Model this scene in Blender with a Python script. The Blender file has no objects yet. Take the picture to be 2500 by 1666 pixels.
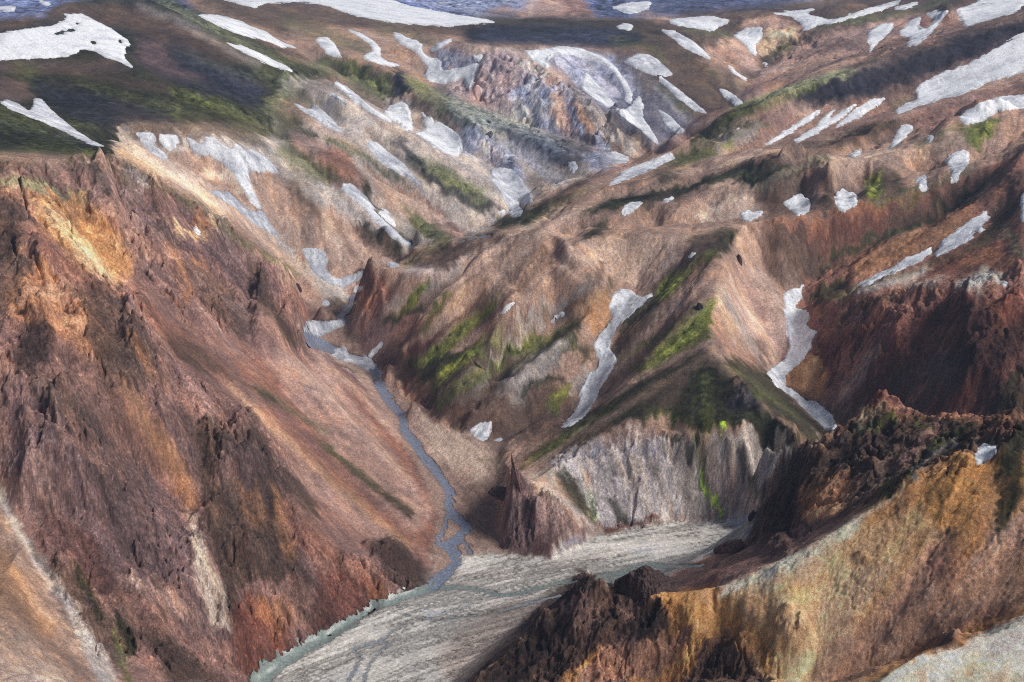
import bpy, bmesh, math, random
import numpy as np
from mathutils import Vector
from mathutils.geometry import delaunay_2d_cdt

# ------------------------------------------------------------------ camera, world, sun, exposure
scene = bpy.context.scene
COL = bpy.context.scene.collection
F_PX, PITCH, CAM_H, HORIZON = 2680.0, 0.0, 400.0, -100.0
PITCH = math.atan((833 - HORIZON) / F_PX)
cam_data = bpy.data.cameras.new("camera")
cam = bpy.data.objects.new("camera", cam_data)
COL.objects.link(cam)
cam.location = (0, 0, CAM_H)
cam.rotation_euler = (math.pi / 2 - PITCH, 0, 0)
cam_data.sensor_width = 36.0
cam_data.lens = 36.0 * F_PX / 2500.0
cam_data.clip_start = 1.0
cam_data.clip_end = 60000.0
scene.camera = cam

SUN_DIR = Vector((0.68, -0.20, 0.66)).normalized()       # towards the sun
sun_el = math.asin(SUN_DIR.z)
sun_az = math.atan2(SUN_DIR.x, SUN_DIR.y)
world = bpy.data.worlds.new("World")
scene.world = world
world.use_nodes = True
wn = world.node_tree
sky = wn.nodes.new("ShaderNodeTexSky")
sky.sky_type = 'NISHITA'
sky.sun_disc = False
sky.sun_elevation = sun_el
sky.sun_rotation = sun_az
sky.air_density = 1.0
sky.dust_density = 2.5
bg = wn.nodes["Background"]
bg.inputs["Strength"].default_value = 0.07
wn.links.new(sky.outputs["Color"], bg.inputs["Color"])
sun_data = bpy.data.lights.new("sun", 'SUN')
sun_data.energy = 3.3
sun_data.angle = math.radians(20.0)
sun_data.color = (1.0, 0.955, 0.90)
sun = bpy.data.objects.new("sun", sun_data)
COL.objects.link(sun)
sun.rotation_euler = (-SUN_DIR).to_track_quat('-Z', 'Y').to_euler()
scene.view_settings.view_transform = 'Standard'
scene.view_settings.look = 'None'
scene.view_settings.exposure = 0.05
scene.view_settings.gamma = 1.0
scene.cycles.use_denoising = False
scene.cycles.filter_width = 1.1
scene.cycles.max_bounces = 3
scene.cycles.diffuse_bounces = 2
scene.cycles.volume_bounces = 0

# ------------------------------------------------------------------ small helpers
f32 = np.float32
RNG = np.random.default_rng(7)
SP, CP = math.sin(PITCH), math.cos(PITCH)

def ray(px, py):
    """azimuth and tan(elevation) of the line of sight through a point of the frame"""
    cx, cy = px - 1250.0, 833.0 - py
    dx, dy, dz = cx, cy * SP + F_PX * CP, cy * CP - F_PX * SP
    return math.atan2(dx, dy), dz / math.hypot(dx, dy)

def tag(o, label=None, cat=None, group=None, kind=None):
    for k, v in (("label", label), ("category", cat), ("group", group), ("kind", kind)):
        if v: o[k] = v
    return o

def blur1(a, sig, ax):
    """three box passes close to a gaussian, edges clamped"""
    w = int(round(sig * 1.0)) 
    if w < 1: 
        k = math.exp(-0.5 / max(sig, 0.2) ** 2)
        s = 1 + 2 * k
        b = np.take(a, np.clip(np.arange(a.shape[ax]) - 1, 0, None), ax)
        c = np.take(a, np.clip(np.arange(a.shape[ax]) + 1, None, a.shape[ax] - 1), ax)
        return (a + k * (b + c)) / s
    n = a.shape[ax]
    for _ in range(3):
        pad = [(0, 0)] * a.ndim
        pad[ax] = (w + 1, w)
        c = np.cumsum(np.pad(a, pad, mode='edge'), axis=ax, dtype=np.float64)
        hi = np.take(c, np.arange(2 * w + 1, 2 * w + 1 + n), ax)
        lo = np.take(c, np.arange(0, n), ax)
        a = ((hi - lo) / (2 * w + 1)).astype(f32)
    return a

def blur(a, sig):
    return blur1(blur1(a, sig, 0), sig, 1)

def resample(a, shape):
    """bilinear resize"""
    H, W = shape
    fi = np.linspace(0, a.shape[0] - 1, H, dtype=f32)
    fj = np.linspace(0, a.shape[1] - 1, W, dtype=f32)
    i0 = np.minimum(fi.astype(np.int32), a.shape[0] - 2); ti = (fi - i0)[:, None]
    j0 = np.minimum(fj.astype(np.int32), a.shape[1] - 2); tj = (fj - j0)[None, :]
    if a.ndim == 3: ti = ti[..., None]; tj = tj[..., None]
    rows = a[i0] * (1 - ti) + a[i0 + 1] * ti
    return (rows[:, j0] * (1 - tj) + rows[:, j0 + 1] * tj).astype(f32)

def cubic_up(a, shape):
    return resample(resample_smooth(a, shape), shape)

def resample_smooth(a, shape):
    H, W = shape
    fi = np.linspace(0, a.shape[0] - 1, H, dtype=f32)
    fj = np.linspace(0, a.shape[1] - 1, W, dtype=f32)
    i0 = np.minimum(fi.astype(np.int32), a.shape[0] - 2); ti = (fi - i0); ti = (ti * ti * (3 - 2 * ti))[:, None]
    j0 = np.minimum(fj.astype(np.int32), a.shape[1] - 2); tj = (fj - j0); tj = (tj * tj * (3 - 2 * tj))[None, :]
    rows = a[i0] * (1 - ti) + a[i0 + 1] * ti
    return (rows[:, j0] * (1 - tj) + rows[:, j0 + 1] * tj).astype(f32)

# ------------------------------------------------------------------ survey grid: azimuth x log distance
import os
DELTA = float(os.environ.get("SCN_DELTA", "0.0009"))
TH_MAX, R0, R1 = 0.70, 245.0, 4700.0
NJ = int(2 * TH_MAX / DELTA) + 1
NI = int(math.log(R1 / R0) / DELTA) + 1
TH = np.linspace(-TH_MAX, TH_MAX, NJ, dtype=f32)
LR = np.linspace(math.log(R0), math.log(R1), NI, dtype=f32)
RR = np.exp(LR)[:, None]

def gshape(cell):
    return (max(4, int(math.log(R1 / R0) / cell)), max(4, int(2 * TH_MAX / cell)))

def vnoise(cell, seed, shape=None):
    rg = np.random.default_rng(seed)
    return resample_smooth(rg.standard_normal(gshape(cell)).astype(f32), shape or (NI, NJ))

def fbm(cell, octs, seed, gain=0.5, ridged=False, shape=None):
    s, a, t = 0, 1.0, 0
    for k in range(octs):
        n = vnoise(cell / 2 ** k, seed + k, shape)
        if ridged: n = 0.8 - np.abs(n)
        s = s + a * n; t += a * a; a *= gain
    return s / math.sqrt(t)
# ------------------------------------------------------------------ survey of ridges, valleys and toes
# every entry: position in the photograph (2500 x 1666) and either its distance (r) or its height (z)
SURVEY = """
toe 520,1740,z0 620,1662,z0 720,1592,z0 850,1522,z0 900,1490,z0 960,1462,z0 1000,1450,z0 1055,1437,z0
stream 1055,1422,z0 1100,1395,z0 1115,1370,z1 1090,1330,z1 1140,1285,z2 1095,1240,z3 1100,1190,z5 1060,1150,z7 1010,1080,z9 985,1020,z12 950,980,z14 920,920,z17 900,890,z18 840,870,z21 800,850,z23 745,815,z26 760,795,z27 820,785,z29 850,760,z31 860,733,z34
lefttoe 1045,1395,z3 1065,1300,z5 1060,1210,z8 1000,1110,z13 940,1020,z17 885,940,z22 800,885,z27 735,835,z31
rim 0,385,r900 130,388,r915 270,390,r950 350,430,r1000 470,500,r1030 560,560,r1050 650,620,r1070 740,700,r1095 790,755,r1115
ridgea 0,480,r820 100,620,r760 250,830,r680 390,1000,r650 500,1020,r680 600,1040,r700 660,1110,r690 700,1250,r650 740,1400,r612
scree 330,600,r880 450,750,r840 600,900,r800 700,1000,r780
scree2 400,520,r950 500,620,r955 600,700,r960 640,760,r1000 700,830,r1040
scree3 850,1200,r728
scree4 900,1400,r642
cragb 0,900,r640 120,980,r620 200,1150,r590 200,1300,r575 300,1450,r548 420,1560,r530
cragc 430,1200,r640 520,1400,r585 560,1470,r572
gully0 0,1200,r600 60,1340,r560 130,1470,r530 220,1590,r500 290,1666,r478 350,1740,r450
fan0 0,1450,r500 0,1560,r455 0,1666,r415 120,1666,r430
tanpeak 300,345,r1100 330,362,r1120 420,400,r1140 520,470,r1130
v3 400,402,z186 490,452,z163 560,508,z143 650,600,z98 740,665,z62 800,697,z50 865,722,z36
brow 330,305,r1290 430,310,r1290 520,320,r1300 600,335,r1320 650,322,r1370
darkleft 0,330,r1100 120,350,r1080 250,378,r1050
darkgully 0,235,r1330 60,270,r1290 150,320,r1240 260,360,r1160
dark1 0,150,r1550 150,160,r1530 350,160,r1530 500,190,r1560
dark2 150,240,r1400 300,260,r1380 500,270,r1390 640,300,r1430
dark3 0,62,r1700 100,34,r1760 180,5,r1800 300,-10,r1850 420,30,r1820 560,90,r1760 680,150,r1700
g1 600,415,r1290 700,455,r1300 790,510,r1300 870,550,r1290 940,580,r1280 1000,628,r1262
g1s 795,540,r1290 815,600,r1262 835,655,r1240
v4 700,400,r1345 780,430,r1335 840,480,r1320 900,545,r1300 960,580,r1302 1010,612,z58
g3 650,330,r1430 720,350,r1405 780,375,r1390 850,425,r1368 920,500,r1345 1000,565,r1332 1050,592,r1325
g4 700,280,r1500 800,330,r1470 880,390,r1430 960,460,r1400 1040,520,r1385 1120,570,r1370
v5 700,240,r1620 800,300,r1540 900,350,r1490 970,410,r1440 1050,460,r1410 1150,540,r1385
g5 680,180,r1740 770,200,r1690 870,255,r1580 960,315,r1535 1050,365,r1500 1150,430,r1460 1230,505,r1430
v6 800,170,r2000 880,215,r1900 940,270,r1810 1040,320,r1720 1120,375,r1640 1200,412,r1580 1250,470,r1490 1262,510,r1440
g5b 1170,320,r1655 1200,332,r1640 1270,390,r1575 1370,435,r1530 1430,450,r1510
g6 900,145,r1960 960,165,r1915 1030,220,r1837 1100,255,r1770 1200,292,r1690 1330,340,r1610 1430,388,r1565 1500,420,r1540
v7 1040,190,r1990 1150,240,r1880 1270,302,r1780 1380,342,r1710 1480,367,r1665 1540,386,r1645
cliffr 1130,108,r2040 1200,118,r2010 1280,130,r1960 1380,195,r1840 1450,245,r1778 1530,310,r1710 1600,366,r1680
browh 1280,125,r2000 1400,112,r2130 1500,128,r2110 1580,150,r2070
v8 1400,150,r2080 1460,225,r1960 1530,280,r1860 1600,330,r1785 1650,345,r1750
r8 1590,155,r2090 1640,215,r1965 1700,265,r1895 1735,290,r1870
ptop 1130,60,r2400 1250,52,r2500 1400,50,r2550 1550,72,r2400 1650,62,r2500 1800,32,r2700
pl2 480,10,r2500 700,38,r2350 900,60,r2280 1080,68,r2350 1210,56,r2500
pl3 540,-8,r2950 760,-8,r2900 930,2,r2850 1100,35,r2650 1250,40,r2800
h7 620,60,r2150 700,95,r2100 800,125,r2040 900,145,r1985
h7b 760,60,r2250 850,80,r2180 930,110,r2100 1000,160,r2030
f4 1262,520,z82 1340,472,r1430 1400,437,r1448 1480,410,r1463 1560,380,r1486 1620,350,r1510 1700,302,r1556 1750,274,r1584 1850,250,r1616 1950,215,r1671 2050,180,r1725 2200,130,r1815 2350,80,r1869 2500,40,r1915
v9 1640,345,r1730 1740,275,r1860 1800,238,r1980 1840,195,r2150 1872,162,r2300 2000,150,r2250 2200,100,r2400 2500,20,r2600
j1 1890,150,r2330 1960,100,r2420 2000,62,r2480 2100,42,r2560 2250,20,r2680 2400,0,r2800 2500,-20,r2900
j2 1790,90,r2500 1830,55,r2560 1900,42,r2580 1960,62,r2500
v10 1700,120,r2300 1790,165,r2240 1850,170,r2290
h8 1740,70,r2420 1690,110,r2200 1760,160,r2100 1800,220,r1990
v34 1400,445,r1432 1500,425,r1450 1650,390,r1480 1800,370,r1510 2000,330,r1580 2200,262,r1690 2500,180,r1770
f3 1290,510,r1345 1400,468,r1317 1500,450,r1330 1640,425,r1352 1780,402,r1383 1870,366,r1418 2000,352,r1455 2100,312,r1506 2220,272,r1564 2330,242,r1614 2500,200,r1647
v23 1290,525,r1330 1400,495,r1300 1560,480,r1310 1750,445,r1350 1900,398,r1400 2100,372,r1460 2300,335,r1530 2500,255,r1600
f2 1300,552,r1170 1370,515,r1186 1450,505,r1195 1560,500,r1203 1700,470,r1233 1850,440,r1266 1900,410,r1288 2020,387,r1321 2110,385,r1351 2200,366,r1385 2290,348,r1418 2360,310,r1450 2500,270,r1487
vdf 1330,562,r1158 1400,577,r1150 1500,562,r1160 1600,562,r1165 1700,545,r1188 1850,522,r1215 1980,500,r1240 2100,475,r1285 2250,430,r1345 2400,385,r1390 2500,345,r1430
f2s1 1745,458,r1232 1690,500,r1196 1620,542,r1160
f2h1 1840,492,r1252
f2s2 2020,400,r1308 2010,448,r1268 1995,485,r1238
f2h2 1945,462,r1290
f2h3 2070,455,r1318
f2s3 2150,400,r1338 2165,432,r1312 2180,458,r1296
f2h4 2245,415,r1385
f2s4 2290,372,r1392 2300,402,r1372
f2s5 1500,520,r1178 1440,552,r1150
f2h5 1560,530,r1190
f3h 1700,438,r1378
f3h2 1960,380,r1468
f3h3 2080,345,r1510
f3s 1900,385,r1402
f3s2 2030,362,r1446
f4h 1700,350,r1560 1620,385,r1515
f4h2 1980,272,r1655 1900,330,r1590
hid 985,645,z47 1060,612,z56 1150,582,z61 1215,552,z72
d1 880,662,r1115 930,655,r1105 990,662,r1080 1060,655,r1070 1130,635,r1060 1180,605,r1058 1240,565,r1068 1300,558,r1075 1380,588,r1058 1430,590,r1052 1490,570,r1058 1560,569,r1060 1620,582,r1060 1720,570,r1080 1790,552,r1100 1850,540,r1110 1980,522,r1150 2140,498,r1200 2220,465,r1230 2300,440,r1260 2400,405,r1290 2500,370,r1320
d2 990,652,r1160 1060,602,r1190 1150,588,r1190 1225,575,r1130
dtoe 865,800,z30 850,830,z27 905,870,z20 935,905,z18 1010,985,z16 1100,1045,z18 1160,1075,z19 1220,1095,z20
dv1 1000,850,r1025 1060,780,r1056 1200,680,r1076
ds1 940,870,r980 1020,800,r985 1100,730,r1004 1180,650,r1019
ds2 1010,960,r907 1100,880,r922 1200,790,r946 1300,700,r975 1380,620,r1014
ds3 1080,1030,r882 1180,960,r887 1300,880,r911 1400,800,r941 1470,700,r996
dv3 1120,1010,r928 1250,900,r954 1350,815,r984
dglac 1210,1080,z20 1290,1060,r877 1380,1035,r879 1425,990,r894 1450,925,r914 1500,880,r924 1460,840,r949 1500,775,r978 1530,730,r1010 1560,660,r1045
dv2 1060,980,z22 1160,880,z55 1260,780,z87 1370,680,z112
ds4 1280,1130,r776 1400,1060,r795 1480,990,r820 1560,900,r863 1640,800,r907 1700,700,r955 1760,620,r1018
ridgeb 1800,580,r1080 1785,640,r1030 1765,700,r965 1745,780,r905 1735,862,r852
pyrl 1735,865,r850 1600,950,r815 1500,1015,r795 1400,1075,r780 1300,1140,r762 1255,1160,r752
pyrr 1735,865,r850 1830,960,r815 1900,1030,r788 1980,1090,r765 2050,1170,r740
pyrbr 1400,1110,r762 1500,1050,r775 1600,1010,r785 1700,1030,r772 1800,1040,r768 1900,1090,r752
mound 1262,1150,r718 1290,1185,r716 1340,1240,r708 1400,1290,r704 1450,1325,z2
moundt 1235,1340,z0 1290,1358,z0 1345,1362,z0 1400,1335,z0 1455,1305,z0
moundl 1215,1180,z12 1212,1260,z6 1225,1330,z2
ptoe 1460,1302,z1 1560,1288,z1 1640,1272,z1 1760,1268,z1 1880,1266,z1 2020,1262,z1
fant 1110,1358,z1 1180,1352,z1 1235,1352,z1
fanm 1080,1080,z12 1150,1130,z12 1180,1250,z5
plain 800,1640,z0 1000,1560,z0 1200,1440,z0 1500,1360,z0 1700,1340,z0
plain2 750,1740,z0 950,1740,z0 1080,1640,z0 1200,1560,z0 1400,1480,z0 1550,1470,z0
gul 2150,1130,z6 2035,1052,z22 1985,1012,z30 1910,950,z40 1890,912,z47 1925,850,z57 1945,785,z68 1962,712,z84 2010,655,z98
v1 2060,630,r1165 2150,588,r1185 2250,545,r1215 2350,495,r1250 2460,440,r1280
bowl 1850,640,r1110 1800,700,r1040 1830,850,r935
e1 1990,672,r1100 2060,630,r1110 2160,590,r1125 2280,540,r1165 2400,480,r1200 2480,412,r1235
v2 2080,702,r1075 2200,655,r1090 2290,602,r1115 2400,542,r1150 2460,480,r1190
e2 2070,708,r1035 2200,668,r1045 2300,632,r1060 2430,568,r1090 2485,520,r1120 2500,480,r1150
brr 2010,720,r1030 2150,705,r1000 2230,700,r985 2330,720,r965 2400,690,r975 2500,660,r985
rspur 2050,1000,r905 1980,840,r990 2010,760,r1020
rsp2 2200,920,r900 2150,800,r960
rsp3 2360,960,r850 2330,820,r905 2370,740,r950
rv 2260,1000,r880 2240,860,r925
rbase 2150,1030,r880 2300,1030,r850 2500,1030,r830
fcr 1050,1760,r380 1150,1666,r405 1215,1605,r415 1320,1505,r428 1380,1450,r432 1430,1412,r432 1475,1440,r430 1530,1452,r428 1600,1447,r426 1750,1436,r424 1850,1398,r428 1960,1342,r434 2040,1302,r440 2170,1212,r455 2260,1148,r465 2330,1115,r475 2420,1090,r480 2500,1080,r485
fup 1850,1310,r575 1880,1240,r560 1920,1170,r556 1965,1115,r556 2050,1065,r560 2085,1010,r570 2130,995,r575 2200,1022,r565 2290,1020,r560 2350,1024,r552 2430,1035,r545 2500,1015,r545
fsc 1560,1450,r505 1650,1400,r520 1750,1350,r540 1850,1308,r560
fbl 1040,1740,z0 1110,1655,z0 1175,1592,z0 1285,1492,z0 1345,1438,z0 1398,1400,z0 1440,1396,z0
fbeh 1535,1436,z0 1640,1384,z0 1740,1334,z0 1830,1294,z0
fbeh2 1858,1250,z4 1862,1222,z14 1900,1158,z33 1945,1102,z50 1975,1084,z56
fhid 1480,1470,z45 1620,1480,r470
fmid 1990,1300,r490 2100,1230,r495 2220,1160,r500
fbot 1250,1666,r402 1400,1666,r400 1550,1666,r398 1700,1666,r392 1850,1666,r388 2000,1666,r384
fbot2 1320,1580,r416 1450,1560,r412 1600,1560,r408 1750,1560,r404 1920,1505,r402
fval 2120,1640,r386 2250,1590,r388 2370,1545,r388 2500,1498,r396 2620,1455,r402
fsl 2050,1500,r402 2200,1400,r415 2350,1300,r430 2500,1200,r448
fnear 2130,1668,r302 2250,1602,r315 2370,1558,r329 2500,1510,r344 2620,1470,r356
fnb 2100,1760,r290 2300,1740,r298 2500,1740,r301 2700,1740,r305
far1 0,12,r3400 60,-8,r3500 120,-2,r3500
far1v 0,38,r2600 110,40,r2500 200,15,r2400
far2 1050,10,r3200 1150,-25,r3500 1260,-30,r3500 1340,-20,r3350 1420,20,r3200
far2v 1150,45,r3000 1300,44,r3000 1450,45,r2900
far3 1450,15,r3600 1550,-10,r3800 1700,-15,r3800 1900,-20,r3700
far3v 1500,60,r2900 1700,35,r3000 1850,25,r3100
far4 2100,10,r3200 2300,-10,r3300 2500,-30,r3400
far5 300,-30,r3500 600,-30,r3600 900,-30,r3600
"""
pts, zs = [], []
def add_pt(th, r, z):
    pts.append((th, math.log(r))); zs.append(z)
for line in SURVEY.strip().splitlines():
    prev = None
    for tok in line.split()[1:]:
        a, b, c = tok.split(",")
        th, te = ray(float(a), float(b))
        if c[0] == "r": r = float(c[1:]); z = CAM_H + r * te
        else: z = float(c[1:]); r = (z - CAM_H) / te
        cur = (th, math.log(r), z)
        if os.environ.get("SCN_DBG"): print(line.split()[0], tok, "r%.0f z%.0f" % (r, z))
        if prev:
            n = max(1, int(math.hypot(cur[0] - prev[0], cur[1] - prev[1]) / 0.014))
            for k in range(1, n):
                t = k / n
                add_pt(prev[0] + (cur[0] - prev[0]) * t, math.exp(prev[1] + (cur[1] - prev[1]) * t), prev[2] + (cur[2] - prev[2]) * t)
        add_pt(th, r, z)
        prev = cur
P = np.array(pts); Zp = np.array(zs)
def nearest_z(th, lr):
    return Zp[np.argmin((P[:, 0] - th) ** 2 + (P[:, 1] - lr) ** 2)]
edge = []
for t in np.linspace(-0.76, 0.76, 28):
    edge.append((t, math.log(205), 90.0)); edge.append((t, math.log(5300), 330.0))
for l in np.linspace(math.log(300), math.log(4900), 34):
    for s in (-0.76, 0.76):
        edge.append((s, l, nearest_z(s * 0.72, l)))
P = np.vstack([P, np.array([(a, b) for a, b, c in edge])]); Zp = np.concatenate([Zp, [c for a, b, c in edge]])
vo, eo, fo, ov, oe, of = delaunay_2d_cdt([Vector((float(a), float(b))) for a, b in P], [], [], 0, 1e-4)
vz = np.array([Zp[o[0]] if len(o) else 0 for o in ov])
vv = np.array([(v.x, v.y) for v in vo])

# rasterise the triangulation on a medium grid
CELL_B = 0.0019
GB = gshape(CELL_B)
Zb = np.zeros(GB, f32)
si = (GB[0] - 1) / math.log(R1 / R0); sj = (GB[1] - 1) / (2 * TH_MAX)
vj = (vv[:, 0] + TH_MAX) * sj; vi = (vv[:, 1] - math.log(R0)) * si
for tri in fo:
    a, b, c = tri
    i0, i1 = max(0, int(min(vi[a], vi[b], vi[c]))), min(GB[0] - 1, int(max(vi[a], vi[b], vi[c])) + 1)
    j0, j1 = max(0, int(min(vj[a], vj[b], vj[c]))), min(GB[1] - 1, int(max(vj[a], vj[b], vj[c])) + 1)
    if i1 < i0 or j1 < j0: continue
    I, J = np.mgrid[i0:i1 + 1, j0:j1 + 1]
    d = (vj[b] - vj[a]) * (vi[c] - vi[a]) - (vj[c] - vj[a]) * (vi[b] - vi[a])
    if abs(d) < 1e-9: continue
    wb = ((J - vj[a]) * (vi[c] - vi[a]) - (vj[c] - vj[a]) * (I - vi[a])) / d
    wc = ((vj[b] - vj[a]) * (I - vi[a]) - (J - vj[a]) * (vi[b] - vi[a])) / d
    m = (wb >= -1e-4) & (wc >= -1e-4) & (wb + wc <= 1.0001)
    zt = vz[a] + wb * (vz[b] - vz[a]) + wc * (vz[c] - vz[a])
    Zb[i0:i1 + 1, j0:j1 + 1][m] = zt[m]
Zb = 0.7 * blur(Zb, 1.0) + 0.3 * blur(Zb, 3.0)
# ------------------------------------------------------------------ map of soils, moss and rock, plus painted crest shade and distance haze (traced on the photograph, laid on the ground)
CX0, CY0, CX1, CY1, CS = -100, -60, 2600, 1760, 2.0
CW, CHH = int((CX1 - CX0) / CS), int((CY1 - CY0) / CS)
def lin(c):
    c = np.asarray(c, float) / 255.0
    return np.where(c <= 0.04045, c / 12.92, ((c + 0.055) / 1.055) ** 2.4)

def poly_mask(pts, pad=0):
    """even-odd mask of a polygon with its box in canvas cells"""
    p = (np.array(pts, float) - (CX0, CY0)) / CS
    x0, y0 = np.floor(p.min(0)).astype(int) - pad; x1, y1 = np.ceil(p.max(0)).astype(int) + pad + 1
    x0, y0, x1, y1 = max(0, x0), max(0, y0), min(CW, x1), min(CHH, y1)
    yy, xx = np.mgrid[y0:y1, x0:x1].astype(np.float64)
    m = np.zeros(xx.shape, bool)
    n = len(p)
    for k in range(n):
        ax, ay = p[k]; bx, by = p[(k + 1) % n]
        if ay == by: continue
        m ^= ((ay > yy) != (by > yy)) & (xx < (bx - ax) * (yy - ay) / (by - ay) + ax)
    return m.astype(f32), (x0, y0, x1, y1)

def stroke_mask(pts, w, pad=0):
    p = (np.array(pts, float) - (CX0, CY0)) / CS
    ws = np.broadcast_to(np.array(w, float), (len(p),)) / CS / 2
    q = int(ws.max() + 2 + pad)
    x0, y0 = np.floor(p.min(0)).astype(int) - q; x1, y1 = np.ceil(p.max(0)).astype(int) + q
    x0, y0, x1, y1 = max(0, x0), max(0, y0), min(CW, x1), min(CHH, y1)
    yy, xx = np.mgrid[y0:y1, x0:x1].astype(np.float64)
    m = np.zeros(xx.shape, f32)
    for k in range(len(p) - 1):
        d = p[k + 1] - p[k]; L2 = max(1e-6, d @ d)
        t = np.clip(((xx - p[k][0]) * d[0] + (yy - p[k][1]) * d[1]) / L2, 0, 1)
        dist = np.hypot(xx - p[k][0] - t * d[0], yy - p[k][1] - t * d[1])
        wr = ws[k] + (ws[k + 1] - ws[k]) * t
        m = np.maximum(m, np.clip(wr - dist + 0.5, 0, 1))
    return m, (x0, y0, x1, y1)

def P2(s): return [tuple(float(v) for v in t.split(",")) for t in s.split()]

PAL = dict(rust=(136,95,77), redbrown=(122,84,72), purple=(114,90,84), tan=(152,124,104), ltan=(172,148,126), orange=(166,114,72),
    ochre=(180,128,72), pochre=(196,160,116), grey=(128,118,114), bluegrey=(128,134,150), dgreen=(48,54,32), moss=(92,100,42), bmoss=(126,134,46),
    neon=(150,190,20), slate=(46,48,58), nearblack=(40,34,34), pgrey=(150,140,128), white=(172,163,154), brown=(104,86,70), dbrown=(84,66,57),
    beige=(154,149,138), fan=(142,118,102), pink=(154,124,108), green=(92,97,64), pgreen=(122,126,88), dblue=(64,70,92), blue=(100,112,148),  # blue and slate hold distance haze in their tone
    cream=(200,182,156), dirty=(150,152,164), red=(110,64,50), mint=(150,150,136), rose=(132,100,88), darkred=(84,52,46), umber=(94,75,63))

# zones: name, outline
ZONES = """
far_mountains 0 -100,-60 2600,-60 2600,60 1600,80 1200,60 -100,60
plateau 1 400,-60 520,-30 700,0 900,10 1130,45 1250,42 1640,45 1800,15 2100,-10 2600,-60 2600,400 1400,500 1262,520 1000,420 820,250 680,150 500,60
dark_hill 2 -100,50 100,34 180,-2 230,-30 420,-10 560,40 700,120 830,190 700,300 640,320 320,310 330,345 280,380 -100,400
ravine_hills 3 320,300 640,310 700,170 720,130 850,180 980,250 1230,290 1500,420 1262,520 1150,582 1000,640 860,740 760,720 700,660 560,520 400,420 290,345
rolling_hills 4 1200,560 1262,520 1340,472 1560,380 1750,272 2050,180 2600,0 2600,420 2300,460 1850,560 1400,640
red_mountain 5 1850,545 2140,498 2300,440 2600,340 2600,1150 2030,1100 1870,920 1930,760
mossy_hills 6 868,800 850,740 870,660 930,640 1060,595 1150,585 1240,560 1300,555 1380,585 1560,565 1720,568 1790,550 1850,540 1980,600 1960,700 1920,850 1890,912 1990,1020 2040,1060 2040,1262 1640,1272 1450,1310 1360,1362 1235,1352 1210,1200 1240,1100 1100,1048 1010,990 920,890
red_slope 7 -100,380 130,388 280,382 350,425 470,495 560,555 650,615 740,695 800,760 752,800 735,815 800,860 880,925 1000,1105 1065,1250 1050,1400 1055,1437 960,1462 850,1522 720,1592 620,1662 500,1760 -100,1760
gravel_bank 8 735,812 800,790 860,733 880,790 850,830 870,870 935,905 1010,985 1100,1045 1220,1092 1215,1200 1225,1330 1235,1352 1110,1358 1110,1400 1055,1437 1050,1400 1065,1250 1000,1105 880,925 800,860
riverbed 9 1055,1437 1110,1400 1110,1358 1235,1352 1345,1362 1450,1310 1560,1288 1640,1272 2040,1262 2040,1350 1400,1760 500,1760 620,1662 720,1592 850,1522 960,1462
foreground_ridge 10 1050,1760 1150,1666 1215,1605 1320,1505 1380,1450 1430,1410 1475,1440 1540,1450 1560,1445 1650,1400 1750,1350 1850,1308 1880,1240 1920,1170 1965,1115 2050,1060 2085,1005 2130,990 2200,1020 2350,1020 2430,1030 2600,1000 2600,1760
"""
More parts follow.
